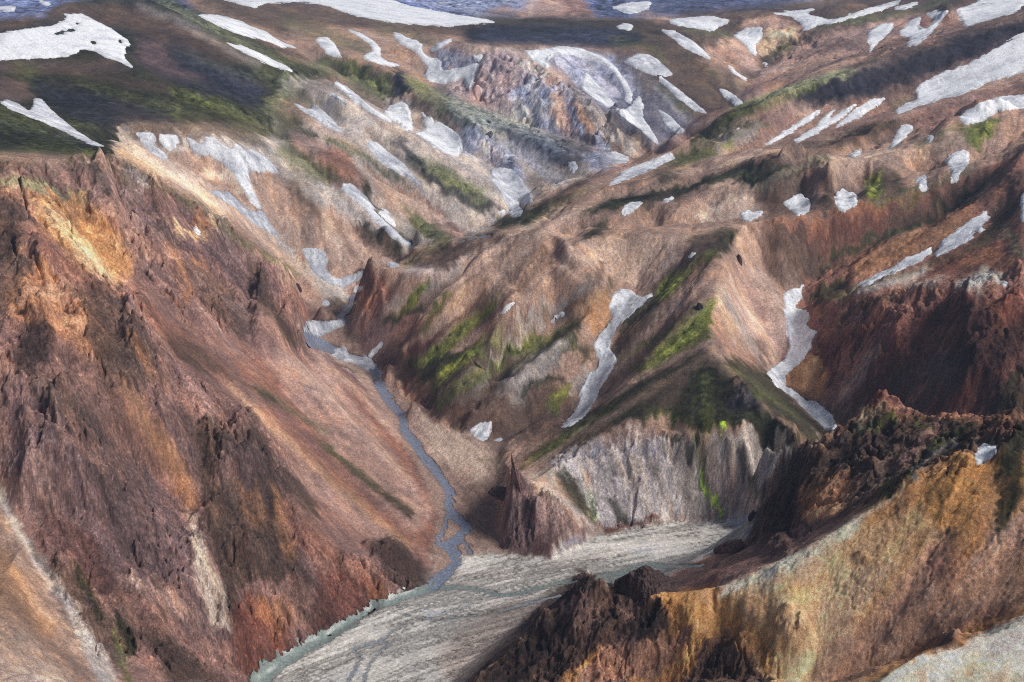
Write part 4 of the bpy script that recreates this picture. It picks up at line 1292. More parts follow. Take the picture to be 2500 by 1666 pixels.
# ------------------------------------------------------------------ snow patches: brightness 0..1 (sunlit patches painted brighter) | label | outline
SNOW = """
1 | bright snowfield with dark rock islands below the summit of the dark hill at upper left | -20,145 -20,88 60,72 120,65 140,60 155,50 165,42 150,35 200,35 240,55 280,75 290,85 305,95 322,110 300,115 310,130 300,135 310,150 335,170 315,162 290,150 260,142 240,128 215,122 200,120 190,128 165,138 120,142 50,145
.55 | hook-shaped snow tongue on the dark left slope above the red mountain rim | 0,252 15,243 45,255 70,272 82,262 82,245 90,239 105,245 120,265 150,290 190,322 225,345 270,362 235,357 190,338 140,312 80,288 30,268
.45 | greyish snow sliver left of the pair in the scalloped bowl | 330,325 345,322 375,325 385,345 370,355 395,370 408,385 405,395 385,385 362,368 345,345
.9 | bright ragged snow between two tan buttresses of the scalloped bowl | 385,325 400,330 430,330 438,350 430,358 415,372 400,360 388,345
.5 | wide scalloped snow bowl narrowing into a long tail beside the striped tan knoll | 455,335 475,345 500,355 500,335 520,335 545,355 570,368 575,348 600,370 615,365 650,385 670,405 680,425 665,422 645,412 650,425 620,418 608,425 615,450 630,490 642,512 632,514 610,490 590,455 570,425 540,395 500,380 475,372 462,360
.3 | grey blue snow wedge lying below the striped tan knoll | 510,465 550,470 560,470 590,500 620,520 640,512 652,535 682,577 670,574 620,547 570,505 520,475
.35 | grey snow filling the canyon bend left of the rocky cliff | 735,606 760,608 790,612 800,630 793,655 810,675 830,682 860,673 888,660 892,673 870,688 835,700 800,692 765,665 755,645
.6 | small white snow remnant at the head of the stream under the rocky cliff | 863,702 895,695 898,702 870,715 862,712
.4 | grey snow bridge lying in the stream bend below the red crag | 745,790 765,783 800,785 848,778 840,795 800,815 770,825 748,822 740,805
.45 | grey snow slab beside the stream at the foot of the dark spurs | 812,855 845,848 850,865 875,872 895,868 905,875 918,898 915,912 895,905 870,890 830,880 812,870
.75 | thin white snow finger rising from the stream between two red spurs | 893,874 915,850 940,829 922,858 902,878
.45 | long grey snow ribbon with rounded head beside a reddish slope in the left ravines | 835,450 855,448 880,470 900,490 920,520 960,560 1008,602 1000,604 960,582 920,545 880,500 850,475 832,463
.75 | small white lens of snow beside the long grey ribbon | 922,512 945,518 968,548 965,556 940,540
.55 | slanting grey snow strip between a tan spur and the green ridge | 895,345 920,350 950,375 985,400 1010,430 1040,460 1020,452 985,430 950,410 920,385 900,360
.85 | long thin white snow streak on the ridge descending to the double snow lobe | 815,197 850,215 880,240 920,270 960,297 950,299 910,278 860,245 820,208
.7 | short thin snow streak just left of the long thin white streak | 800,222 830,238 860,262 845,258 810,235
.5 | grey snow apron with jagged top on the grey slope left of centre | 708,248 730,255 755,270 765,256 790,275 815,300 842,327 830,324 800,310 760,285 730,265
.85 | left lobe of the bright double snow hollow in the middle ravine | 935,274 960,255 975,249 990,255 1003,272 1005,300 1008,324 990,317 970,300 955,290
.9 | right lobe of the bright double snow hollow with pointed fingers on top | 1028,268 1045,290 1055,283 1058,305 1070,298 1100,315 1125,335 1131,360 1120,384 1095,377 1060,360 1013,325 1040,320 1035,295
.5 | tall grey snow tongue below the small blue cliff at the ravine junction | 1195,415 1230,409 1250,415 1275,440 1298,478 1300,498 1280,498 1275,520 1262,532 1248,532 1240,505 1220,470 1200,440
.85 | tiny white snow scrap left of the foot of the tall grey tongue | 1210,517 1235,512 1230,525
.8 | branching snow channel running down to the head of the colourful cliff | 958,78 985,88 1010,98 1032,108 1030,125 1045,140 1080,150 1075,165 1082,175 1130,165 1170,155 1165,175 1155,210 1140,217 1130,190 1110,200 1080,203 1050,200 1035,185 1045,165 1030,145 1020,128 990,115 965,95
.85 | slender snow arm slanting up to the dark plateau edge | 1047,128 1070,105 1108,91 1096,106 1060,127
.8 | small snow blob caught at the top of the ochre cliff | 1155,140 1175,132 1181,136 1172,155 1160,151
.85 | S-shaped snow drift between two brown rounded hills at the top centre left | 835,68 880,80 910,98 930,120 930,140 950,152 985,163 960,164 920,155 890,145 888,133 912,125 905,108 870,85
.8 | snow wedge on the brown slope left of the S-shaped drift | 768,95 800,90 815,105 836,142 800,133 780,110
.85 | broad curving snow strip below the plateau at upper left centre | 480,35 540,38 590,53 612,66 650,78 670,93 700,108 742,122 690,114 640,97 590,87 540,67 500,46
.95 | narrow spindle of bright snow on the green flank of the dark hill | 545,101 590,113 640,133 690,158 722,176 690,172 640,150 590,127
1 | enormous white snowfield sweeping across the plateau at the top of the picture | 530,-5 620,20 650,8 740,5 800,15 870,40 960,55 1085,66 1220,53 1120,38 1000,16 930,-8 700,-20
.75 | bright snow crescent around the rim of the great grey bowl right of the ochre cliff | 1280,125 1310,121 1330,128 1330,120 1370,114 1420,119 1470,140 1505,165 1530,200 1545,235 1540,255 1528,245 1522,215 1495,175 1450,150 1400,135 1360,132 1340,145 1345,165 1325,165 1300,145
.7 | pale snow flow in the floor of the great grey bowl | 1430,175 1450,195 1470,220 1490,240 1500,262 1530,270 1560,232 1572,262 1568,285 1590,320 1612,355 1590,342 1550,305 1500,268 1450,240 1420,215
.55 | dusty snow slope to the right of the great grey bowl | 1520,150 1550,135 1580,132 1612,150 1645,185 1600,188 1560,170
.5 | long dusty snow ribbon running down beside the grey ridge toward the far valley | 1600,178 1650,213 1700,253 1730,280 1700,272 1650,237 1610,197
.85 | tapering snow drift descending toward the orange slope | 1606,72 1650,77 1690,100 1720,124 1739,149 1700,131 1670,116 1640,91
.95 | wide lens of white snow on the smooth green brown hill at top right centre | 1630,51 1680,43 1740,41 1787,50 1750,70 1740,77 1690,69 1650,61
.95 | ragged winding snowfield along the hollow at the top right | 1872,33 1930,29 1960,25 2002,19 1965,34 1990,40 2030,50 2080,35 2150,13 2215,-2 2150,27 2100,40 2050,53 2000,62 1963,78 1960,60 1930,40
.9 | small snow strip just right of the ragged winding snowfield | 2175,22 2240,4 2250,5 2210,24
.85 | bright curved snow chute beside the pale tan bluff at upper right | 1790,88 1820,70 1862,66 1862,85 1845,110 1850,142 1835,132 1820,110
.9 | thin hooked snow patch on the orange slope | 1772,150 1790,165 1800,178 1828,193 1822,196 1790,181
.9 | tiny snow patch at the foot of the curved chute | 1856,151 1876,158 1872,168
.9 | leaf-shaped snow patch on the orange brown mountainside at upper right | 2120,78 2150,60 2184,57 2175,75 2150,100 2130,120 2122,135 2120,100
.85 | forked snow patch around a red rock tooth | 2193,84 2220,55 2250,39 2243,62 2260,75 2285,50 2260,35 2318,24 2300,50 2270,85 2240,110 2212,117 2225,92
.9 | snowfield touching the upper right corner behind the red rocks | 2335,25 2400,0 2520,-10 2480,30 2400,52 2355,67 2345,45
1 | huge ragged snowfield on the long dark slope at the right edge | 2185,270 2240,245 2235,220 2260,200 2290,183 2350,165 2400,138 2520,68 2520,170 2420,200 2350,230 2300,241 2240,260 2190,279
.9 | lowest thin feathered snow streak of the parallel strips on the right slope | 1858,357 1920,320 1990,270 2009,267 1982,291 1930,326 1880,351
.9 | forked snow streak, second of the parallel strips on the right slope | 1923,352 1990,310 2030,270 2042,261 2020,297 2080,255 2098,252 2060,286 2000,321 1950,349
.9 | uppermost wide snow streak of the parallel strips on the right slope | 2033,314 2080,270 2130,245 2168,236 2150,251 2090,291
.9 | snow slab at the right edge below the huge ragged snowfield | 2340,290 2360,270 2400,250 2450,237 2520,232 2520,262 2440,271 2400,296 2360,306
.75 | spoon-shaped snow patch with a thin handle on the brown hill at right | 2188,327 2205,305 2230,304 2225,322 2200,347 2180,362 2133,382 2170,362
.75 | small teardrop of snow right of the spoon-shaped patch | 2258,349 2268,330 2280,333 2276,344
.7 | funnel-shaped snow patch with long stem high on the right hill | 2306,395 2330,375 2355,365 2369,375 2365,396 2340,430 2337,447 2321,449 2325,420
.7 | narrow bell-shaped snow patch under a dark hole on the right hill | 2237,440 2258,424 2262,450 2267,464 2251,470
.75 | broad fan-shaped snow patch, the left one of two on the tan hillside | 1913,495 1935,482 1960,481 1968,488 1978,492 1978,506 1970,520 1950,529 1930,515
.75 | heart-shaped snow patch, the right one of two on the tan hillside | 2038,480 2058,468 2072,475 2090,475 2094,488 2090,502 2065,517 2050,514 2042,497
.7 | bean-shaped snow patch on the pale tan slope | 1806,525 1825,514 1840,521 1860,513 1864,522 1845,534 1830,541 1812,536
.8 | slanting snow patch in the hollow above the tan crest | 1518,510 1535,497 1570,491 1562,506 1520,530
.85 | small sharp snow patch right of the one above the tan crest | 1612,499 1640,478 1648,482 1630,495
.6 | pale dusty snow sheet along the near edge of the long ridge in the centre | 1478,457 1520,420 1560,403 1640,373 1647,386 1620,401 1560,427 1510,447
.6 | long winding glacier-like snow tongue in the gully between the mossy spurs | 1488,745 1500,720 1520,707 1540,711 1558,725 1575,726 1594,709 1590,723 1565,747 1530,777 1505,802 1488,837 1490,857 1508,880 1490,907 1465,947 1445,992 1425,1017 1395,1042 1366,1047 1390,1025 1413,990 1418,955 1438,915 1460,895 1463,885 1448,840 1463,820 1488,790 1493,770
.75 | big curving snow gully between the pyramid hill and the red mountain | 1915,713 1945,705 1968,689 1950,715 1957,725 1937,755 1972,757 1977,775 1967,790 1972,800 1995,810 1982,830 1982,850 1952,887 1917,917 1917,945 1935,950 1970,980 2000,990 2027,1010 2046,1047 2025,1058 1990,1022 1940,972 1895,942 1873,912 1890,895 1915,880 1925,850 1920,800 1915,760
.9 | lower narrow snow strip in the rusty ravine on the right | 2088,699 2140,673 2180,653 2210,628 2240,623 2277,602 2272,621 2240,642 2180,667 2110,699
.9 | upper forked snow strip in the rusty ravine on the right | 2278,627 2300,590 2340,558 2380,533 2412,511 2407,531 2422,525 2392,561 2412,555 2360,592 2300,622
.9 | tiny snow flake at the top end of the rusty ravine | 2421,521 2435,504 2431,516
.9 | snow scrap cut by the right edge beside the green ridge | 2493,472 2510,450 2510,545 2492,540
.9 | tiny white snow patch above the dark red crags at the right edge | 2442,690 2461,689 2455,705
.55 | grey snow patch at the foot of the mossy spurs beside the gravel fan | 1146,1050 1170,1034 1202,1028 1200,1045 1196,1066 1180,1079 1160,1066
.6 | small snow slip right of the grey patch beside the gravel fan | 1198,1077 1225,1066 1224,1076
.9 | thin broken white snow line on the middle spur | 1220,771 1238,745 1264,734 1242,757 1226,770
.9 | short white snow dash on the spur right of the thin broken line | 1338,788 1378,759 1377,768 1350,787
.85 | tiny snow fleck on the brown crest | 1675,627 1695,614 1702,617 1686,629
.7 | grey snow patch between rocks on the foreground ridge at right | 2378,1112 2400,1083 2432,1090 2434,1106 2410,1127 2385,1137
.5 | grey snow remnant just behind the saddle right of the rocky cliff | 943,645 950,637 978,648 958,655
.55 | small grey snow patch in the dark ravine mouth above the centre | 1386,398 1405,394 1413,410 1400,427 1390,411
.5 | grey snow floor at the foot of the dark spurs near the far ravine | 1470,375 1500,371 1537,385 1532,396 1510,401 1488,385
.75 | snow streak on the dark green spurs above the far valley floor | 1753,214 1780,224 1817,252 1795,259 1768,235
.7 | little snow sliver on the brown knoll below the long dark slope | 1786,322 1820,300 1802,317
.8 | small jagged snow patch under a dark overhang on the brown hill | 2068,382 2085,373 2106,363 2100,376 2085,386
.8 | tiny pale snow slip high on the red mountainside | 470,555 485,559 490,577 478,569
.4 | small grey snow blob on the bank above the stream bend | 784,741 795,732 808,742 796,750
.55 | grey snow ribbon in the rightmost fold beside the far ridge | 1603,263 1640,288 1673,322 1650,327 1630,308
.9 | white snow on the blue far mountain at the top centre right | 1490,20 1540,7 1592,5 1580,25 1540,34
.9 | small white snow patch below the blue far mountain | 1498,66 1530,56 1546,60 1540,76
.95 | snow on the blue far mountain in the top left corner | -10,12 35,10 38,25 20,31 -10,20
.95 | snow strip on the far mountain just right of the top left corner | 86,-3 128,10 112,16
"""
HOLES = """
125,80 150,73 165,76 160,85 140,87
158,72 180,69 190,77 170,80
178,57 190,55 200,62 188,63
216,102 230,98 238,108 225,110
286,98 298,97 300,107 290,108
408,332 417,336 412,345
1310,505 1320,500 1318,512
1262,490 1275,492 1280,510 1270,512
2395,563 2375,580 2370,578 2385,562
2320,595 2340,585 2330,592
2240,60 2250,75 2240,73
"""
snow = [l.split(" | ") for l in SNOW.strip().splitlines()]
s_c = np.zeros((CHH, CW), f32); id_c = np.full((CHH, CW), -1, np.int16)
for k, (br, lab, outl) in enumerate(snow):
    m, (x0, y0, x1, y1) = poly_mask(P2(outl), 6)
    m = blur(m, 1.0)
    c = s_c[y0:y1, x0:x1]; better = (m > c) & (m > 0.02)
    id_c[y0:y1, x0:x1][better] = k
    s_c[y0:y1, x0:x1] = np.maximum(c, m)
for l in HOLES.strip().splitlines():
    m, (x0, y0, x1, y1) = poly_mask(P2(l), 4)
    s_c[y0:y1, x0:x1] *= 1 - blur(m, 1.0)
# ------------------------------------------------------------------ relief
def lic(noise, gi, gj, n):
    """smear noise along the fall line"""
    H, W = noise.shape
    I0, J0 = np.mgrid[0:H, 0:W].astype(f32)
    acc = noise.copy()
    for sgn in (1, -1):
        fi, fj = I0.copy(), J0.copy()
        for k in range(n):
            ii = np.clip(fi, 0, H - 1).astype(np.int32); jj = np.clip(fj, 0, W - 1).astype(np.int32)
            fi += sgn * gi[ii, jj]; fj += sgn * gj[ii, jj]
            acc += noise[np.clip(fi, 0, H - 1).astype(np.int32), np.clip(fj, 0, W - 1).astype(np.int32)] * (1 - k / (n + 1))
    acc -= acc.mean(); acc /= acc.std() + 1e-9
    return acc.astype(f32)

RB = np.exp(np.linspace(math.log(R0), math.log(R1), GB[0], dtype=f32))[:, None]
THB = np.linspace(-TH_MAX, TH_MAX, GB[1], dtype=f32)[None]
XB, YB = RB * np.sin(THB), RB * np.cos(THB)
ub, vb = project(XB, YB, Zb)
u_i, u_j = np.gradient(blur(ub.astype(f32), 1)); v_i, v_j = np.gradient(blur(vb.astype(f32), 1))
visb = visible(Zb, RB)
hb = hidden_fill(visb)
jb = np.arange(GB[1])[None]
ub, vb = ub[hb, jb], vb[hb, jb]
crag_b = look(crag_c, ub, vb)
zi = look(((zone_c == 9) * 1.0).astype(f32), ub, vb)
fan_b = look(((zone_c == 8) * 1.0).astype(f32), ub, vb)
flat_b = blur(np.clip(zi + fan_b * 0.8, 0, 1), 1)
plain_b = zi
slope_i, slope_j = np.gradient(Zb)
cb = CELL_B
si_, sj_ = slope_i / (RB * cb), slope_j / (RB * cb)
sm = lambda a, s: blur(a, s)
si_, sj_ = sm(si_, 2), sm(sj_, 2)
steep_b = np.hypot(si_, sj_)
# flow of the braided river bed
fx = -np.ones_like(XB); fy = -0.05 - 0.9 / (1 + np.exp((XB + 20) / 45)) - 0.15 * np.sin(XB / 60)
nf = np.hypot(fx, fy); fx /= nf; fy /= nf
fr = fx * np.sin(THB) + fy * np.cos(THB); ft = fx * np.cos(THB) - fy * np.sin(THB)
ffx, ffy = 0.45, -0.89
fr2 = ffx * np.sin(THB) + ffy * np.cos(THB); ft2 = ffx * np.cos(THB) - ffy * np.sin(THB)
gi = -si_ / (steep_b + 1e-4); gj = -sj_ / (steep_b + 1e-4)
gi = gi * (1 - plain_b) + fr * plain_b; gj = gj * (1 - plain_b) + ft * plain_b
gi = gi * (1 - fan_b) + fr2 * fan_b; gj = gj * (1 - fan_b) + ft2 * fan_b
# fall lines read off the photograph, carried onto the ground
fl = look(flow_c, ub, vb)
det = u_i * v_j - u_j * v_i
sg = np.sign(det) ; ok_ = (np.abs(det) > 0.15) & visb
ti = (fl[..., 0] * v_j - fl[..., 1] * u_j) * sg; tj = (-fl[..., 0] * v_i + fl[..., 1] * u_i) * sg
tn_ = np.hypot(ti, tj) + 1e-6; ti /= tn_; tj /= tn_
cf = blur((fl[..., 2] * ok_).astype(f32), 1) * (1 - np.clip(plain_b + fan_b, 0, 1))
# flip so that it never runs uphill
up_ = (ti * gi + tj * gj) < -0.3
ti = np.where(up_, -ti, ti); tj = np.where(up_, -tj, tj)
gn = np.hypot(gi, gj) + 1e-6; gi = gi / gn; gj = gj / gn
gi = gi * (1 - cf) + ti * cf; gj = gj * (1 - cf) + tj * cf
gi = blur(gi.astype(f32), 1.0); gj = blur(gj.astype(f32), 1.0)
gn = np.hypot(gi, gj) + 1e-6
gi, gj = (gi / gn).astype(f32), (gj / gn).astype(f32)

full = (NI, NJ)
LEV = [0.0140, 0.0070, 0.0035, 0.0019, 0.00105]
L = []
for k, c in enumerate(LEV):
    sh = gshape(c)
    rg = np.random.default_rng(50 + k)
    nz = rg.standard_normal(sh).astype(f32)
    if k < 2: nz = blur(nz, 0.6)
    L.append(resample_smooth(lic(nz, resample(gi, sh), resample(gj, sh), [7, 9, 9, 7, 5][k]), full))

Z0 = resample(Zb, full)
R = RR
gul = resample(look(gul_c, ub, vb), full)
under = np.clip(blur(resample(look(s_c, ub, vb), full), 4) * 1.6, 0, 1)
crag = resample(crag_b, full); flat = resample(flat_b, full); steep = resample(steep_b, full)
st = np.clip(steep / 0.55, 0, 1.25) * (1 - flat)
far = np.clip((R - 1500) / 2500, 0, 1)
calm = 0.35 + 0.65 * crag
# broad gullies on every slope, finer and harsher ones in rock
Z = Z0.copy()
st = np.maximum(np.minimum(st, 1.0), 0.55 * np.clip((R - 1500) / 500, 0, 1) * (1 - flat))
for k, (ab, ar) in enumerate(((0.38, 0.36), (0.28, 0.34), (0.11, 0.15), (0.0, 0.03), (0.0, 0.0))):
    bil = np.abs(L[k]) - 0.8                     # rounded spurs with sharp gullies
    Z += R * LEV[k] * st * (1 - 0.75 * under) * (ab * (1 + (1.1, 1.3, 0.8, 0, 0)[k] * gul) * bil * (1 - crag) + ar * crag * (0.6 * L[k] + 0.6 * (0.8 - np.abs(L[k]))))
rid = fbm(0.030, 6, 300, 0.55, ridged=True)
iso = fbm(0.012, 5, 400, 0.6)
smooth01 = lambda x, a, b: (lambda t: t * t * (3 - 2 * t))(np.clip((x - a) / (b - a), 0, 1))
# rock bodies standing out of the scree at three sizes
o1 = smooth01(0.55 * L[0] + 0.75 * fbm(0.026, 6, 301, 0.5) + 0.12 * L[2], -0.1, 0.7)
o2 = smooth01(0.45 * L[1] + 0.80 * fbm(0.011, 5, 311, 0.55), -0.1, 0.8)
o3 = smooth01(0.4 * L[2] + 0.75 * fbm(0.005, 3, 321, 0.7), 0.15, 0.6)
o1 = blur(o1, 2); o2 = blur(o2, 1)
cs = crag * np.clip(steep / 0.4, 0.2, 1.1) * (1 - flat) * (1 - 0.8 * under)
Z += R * cs * (0.0052 * o1 + 0.0016 * o2 * (0.3 + 0.7 * o1) + 0.0004 * o3 + 0.0024 * rid)
Z += R * 0.0003 * iso * (1 - flat) * (0.5 + crag)
Z += R * 0.00040 * fbm(0.0035, 3, 420, 0.7) * (1 - flat) * (0.12 + 1.3 * cs)
but = blur(resample(look(but_c, ub, vb), full), 2.0)
bn = but * (0.9 + 0.16 * fbm(0.02, 5, 370, 0.6) + 0.10 * L[1])
Z += R * (smooth01(bn, 0.12, 0.6) * 0.011 + smooth01(bn, 0.45, 0.95) * 0.011)
tum = blur(resample(look(tum_c, ub, vb), full), 1.5)
tn = tum * (0.80 + 0.10 * L[2] + 0.28 * fbm(0.009, 4, 350, 0.6))
tm = blur(smooth01(tn, 0.18, 0.62), 2)
Z += R * tm * (0.0078 + 0.0010 * L[1] + 0.0008 * L[2] + 0.0024 * fbm(0.009, 5, 360, 0.6, ridged=True))
Z += R * cs * 0.0034 * fbm(0.016, 5, 430, 0.48, ridged=True)
for kk, (fa, wd, dp, cl) in enumerate(((0, 0.26, 0.0085, 0.024), (1, 0.30, 0.0036, 0.014))):
    cleft = np.clip(wd - np.abs(L[fa] + 0.6 * fbm(cl, 4, 440 + 10 * kk, 0.5)), 0, 1) / wd
    Z -= R * np.maximum(cs, 0.25 * gul * st * (kk > 0)) * dp * cleft
outcrop = tm + np.clip(0.5 * o1 + 0.5 * o2 + 0.25 * o3, 0, 1) * cs
# river bed: shallow bars and threads
braid = np.abs(L[2] + 0.5 * L[1])
Z += R * flat * (0.00035 * L[2] + 0.0002 * L[3] + 0.0006 * L[1])
del rid, o1, o2, o3
# ------------------------------------------------------------------ channels cut for the water
WATER = [
    ("stream", "narrow blue grey stream winding down the gravel valley to the river bed", "stream", 0, [
        "20,18,16,16,20,30,24,20,22,26,26,26,26,26,28,26,26,28,28,26,26,26,30,34 866,728 850,760 820,785 760,797 747,815 765,838 800,850 850,870 900,890 922,918 925,945 950,980 985,1020 985,1050 1012,1080 1030,1110 1062,1150 1098,1192 1095,1240 1112,1262 1140,1287 1118,1315 1092,1332 1112,1352",
        "26,30,40 1112,1352 1112,1382 1062,1424",
        "12,12,10,14 1098,1252 1080,1290 1068,1325 1086,1334", "12,12,14 1120,1312 1142,1335 1150,1350"]),
    ("river", "milky turquoise river channel running along the foot of the red slope", "river", 1, [
        "24,22,20,22,26,30,34,42,60 1058,1432 1010,1450 960,1466 900,1488 860,1520 790,1560 720,1596 655,1640 600,1700"]),
    ("river_channel", "pale turquoise water channel crossing the grey river bed behind the dark foreground rocks", "river channel", 1, [
        "8,8,10,8,10,9,10,9,8,8,8,8 1720,1378 1640,1384 1590,1378 1550,1382 1500,1400 1430,1414 1350,1424 1270,1448 1230,1453 1180,1441 1120,1434 1060,1436",
        "5,7,6,5 1580,1395 1530,1400 1470,1422 1420,1440"]),
    ("river_channel", "thin pale blue thread of water between bars in the middle of the river bed", "river channel", 2, [
        "4,6,5,5,4 1400,1446 1300,1470 1180,1500 1060,1512 980,1500"]),
    ("river_channel", "forked bluish shallow channel nearest the bottom edge of the river bed", "river channel", 2, [
        "5,7,9,8,10 990,1520 920,1570 860,1580 880,1610 830,1690", "5,7,10 960,1560 900,1620 885,1690"]),
    ("stream", "tiny glimpse of stream in the far canyon behind the tan crest", "stream", 0, ["6,8,7 1118,590 1160,581 1196,573"]),
]
visf = visible(Z, R)
hf = hidden_fill(visf)
JJ = np.arange(NJ)[None]
X = (RR * np.sin(TH)[None]).astype(f32); Y = (RR * np.cos(TH)[None]).astype(f32)
U0, V0 = project(X, Y, Z)
U0 = U0.astype(f32); V0 = V0.astype(f32)
U, V = U0[hf, JJ], V0[hf, JJ]
wat_s = []
Zpre = blur(Z, 4.0)
for w in WATER:
    c = np.zeros((CHH, CW), f32)
    for s in w[4]:
        t = s.split()
        p = P2(" ".join(t[1:])); ws = [float(v) * (0.72 if w[3] == 0 else 0.8) for v in t[0].split(",")][:len(p)]
        ws += [ws[-1]] * (len(p) - len(ws))
        m, (x0, y0, x1, y1) = stroke_mask(p, ws, 6)
        c[y0:y1, x0:x1] = np.maximum(c[y0:y1, x0:x1], m)
    c = blur(c, 0.6)
    s_ = look(c, U + 3.0 * L[3] + 2 * L[4], V0 + 1.5 * iso, False) * np.clip(1.05 - 0.28 * np.maximum(fbm(0.006, 2, 800) * 0.8 + 0.5 * L[3], 0) * (w[3] == 0), 0, 1)
    s_[~visf] = 0
    wat_s.append(s_)
cut = np.maximum.reduce(wat_s)
Z -= R * 0.0019 * np.clip(cut * 1.6 - 0.4, 0, 1)
# ------------------------------------------------------------------ ground colour
shift = (1.6 * L[2] + 0.6 * L[3] + 1.6 * L[1]) * 0.00105 / DELTA * (0.35 + np.clip(steep / 0.5, 0, 1)) * (1 - np.clip(blur(flat, 6) * 1.6, 0, 0.95))
giF, gjF = resample(gi, full), resample(gj, full)
I_, J_ = np.mgrid[0:NI, 0:NJ].astype(f32)
wi = (I_ + giF * shift + 2.2 * fbm(0.008, 3, 500)).clip(0, NI - 1).astype(np.int32)
wj = (J_ + gjF * shift + 2.2 * fbm(0.008, 3, 510)).clip(0, NJ - 1).astype(np.int32)
Uw, Vw = U[wi, wj], V[wi, wj]
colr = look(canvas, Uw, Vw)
del wi, wj, I_, J_
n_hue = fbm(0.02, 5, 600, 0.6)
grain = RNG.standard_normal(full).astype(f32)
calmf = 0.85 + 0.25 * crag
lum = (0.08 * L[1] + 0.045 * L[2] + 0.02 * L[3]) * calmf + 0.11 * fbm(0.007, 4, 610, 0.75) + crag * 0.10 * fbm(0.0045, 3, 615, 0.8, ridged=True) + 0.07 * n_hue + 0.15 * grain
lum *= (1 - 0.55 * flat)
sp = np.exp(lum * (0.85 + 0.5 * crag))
hue = 0.06 * n_hue + 0.04 * L[2] + 0.03 * L[3]
hue = np.clip(hue, -0.06, 0.2) * (1 - flat)
tint = np.stack([1 + hue, 1 + 0.35 * hue, 1 - 0.7 * hue], -1)
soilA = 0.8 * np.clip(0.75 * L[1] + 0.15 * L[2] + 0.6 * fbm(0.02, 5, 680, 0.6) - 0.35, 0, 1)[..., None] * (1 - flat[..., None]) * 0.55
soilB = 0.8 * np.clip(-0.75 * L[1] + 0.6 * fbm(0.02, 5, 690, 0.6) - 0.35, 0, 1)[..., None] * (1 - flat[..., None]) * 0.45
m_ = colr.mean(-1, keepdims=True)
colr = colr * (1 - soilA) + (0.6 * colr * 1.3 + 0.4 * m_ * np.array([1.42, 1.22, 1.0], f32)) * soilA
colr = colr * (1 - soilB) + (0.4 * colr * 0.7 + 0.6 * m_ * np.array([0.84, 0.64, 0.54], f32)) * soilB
# cooler, darker scree mixed in streaks
mixn = np.clip(0.45 * L[1] + 0.6 * fbm(0.010, 5, 620, 0.65) - 0.55, 0, 1)[..., None] * (0.30 + 0.3 * crag[..., None]) * (1 - flat[..., None])
colr = colr * (1 - mixn) + (colr * 0.45 + 0.010) * mixn
stone = np.clip(0.2 * L[2] + 0.7 * fbm(0.006, 4, 640, 0.8) - 0.85, 0, 1)[..., None] * 0.4 * (1 - flat[..., None])
colr = colr * (1 - stone) + (colr * 1.4 + 0.02) * stone
rockc = lin((84, 64, 60)).astype(f32)
ok = (np.clip(outcrop, 0, 1) * 0.30)[..., None]
colr = colr * (1 - ok) + (colr * 0.45 + rockc * 0.45) * ok
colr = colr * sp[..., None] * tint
# dark ground is speckled lighter and darker by noise
drk = np.clip(1 - colr.mean(-1) / 0.06, 0, 1)
dm = fbm(0.006, 4, 670, 0.75) + 0.6 * L[2]
colr *= np.exp(0.45 * drk * np.clip(dm, -1.6, 2.4))[..., None]
# moss: green ground gets mottled by dark and bright cushions
gness = np.clip((colr[..., 1] - colr[..., 0] * 0.93) / (colr[..., 0] + 0.01) * 5, 0, 1) * (1 - flat)
mott = fbm(0.0042, 3, 650, 0.8)
colr *= (1 + gness * 0.42 * mott)[..., None]
# braided bars: darker wet threads and pale dry tops
wet = np.clip(1.0 - np.abs(L[1] + 0.7 * L[2] + 0.2 * L[3]) * 3.0, 0, 1) * flat
wet2 = np.clip(1.0 - np.abs(L[3] + 0.5 * L[2]) * 2.5, 0, 1) * flat
pl = resample(plain_b, full)
colr *= (1 + 0.13 * pl * (L[1] + L[2]) - 0.46 * wet * (0.35 + 0.65 * pl) - 0.16 * wet2 + 0.06 * flat * L[4] + 0.05 * flat * grain)[..., None]
pool = np.clip(L[1] * 0.7 + 0.5 * fbm(0.03, 3, 660) + 0.25 * L[3] - 1.0, 0, 1)[..., None] * pl[..., None]
colr = colr * (1 - 0.12 * pl[..., None] * np.array([1.0, 0.75, 0.75], f32))
colr = colr * (1 - pool * 0.7) + lin((128, 136, 146)).astype(f32) * pool * 0.7
edge_dark = np.clip(cut * 3, 0, 1)[..., None] * 0.35
colr = colr * (1 - edge_dark)
ALB = 1.2
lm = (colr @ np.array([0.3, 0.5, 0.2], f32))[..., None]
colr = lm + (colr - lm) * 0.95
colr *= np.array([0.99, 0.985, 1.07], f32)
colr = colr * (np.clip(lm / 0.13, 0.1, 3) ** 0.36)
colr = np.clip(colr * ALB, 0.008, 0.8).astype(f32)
del sp, tint, mixn, stone, lum, hue

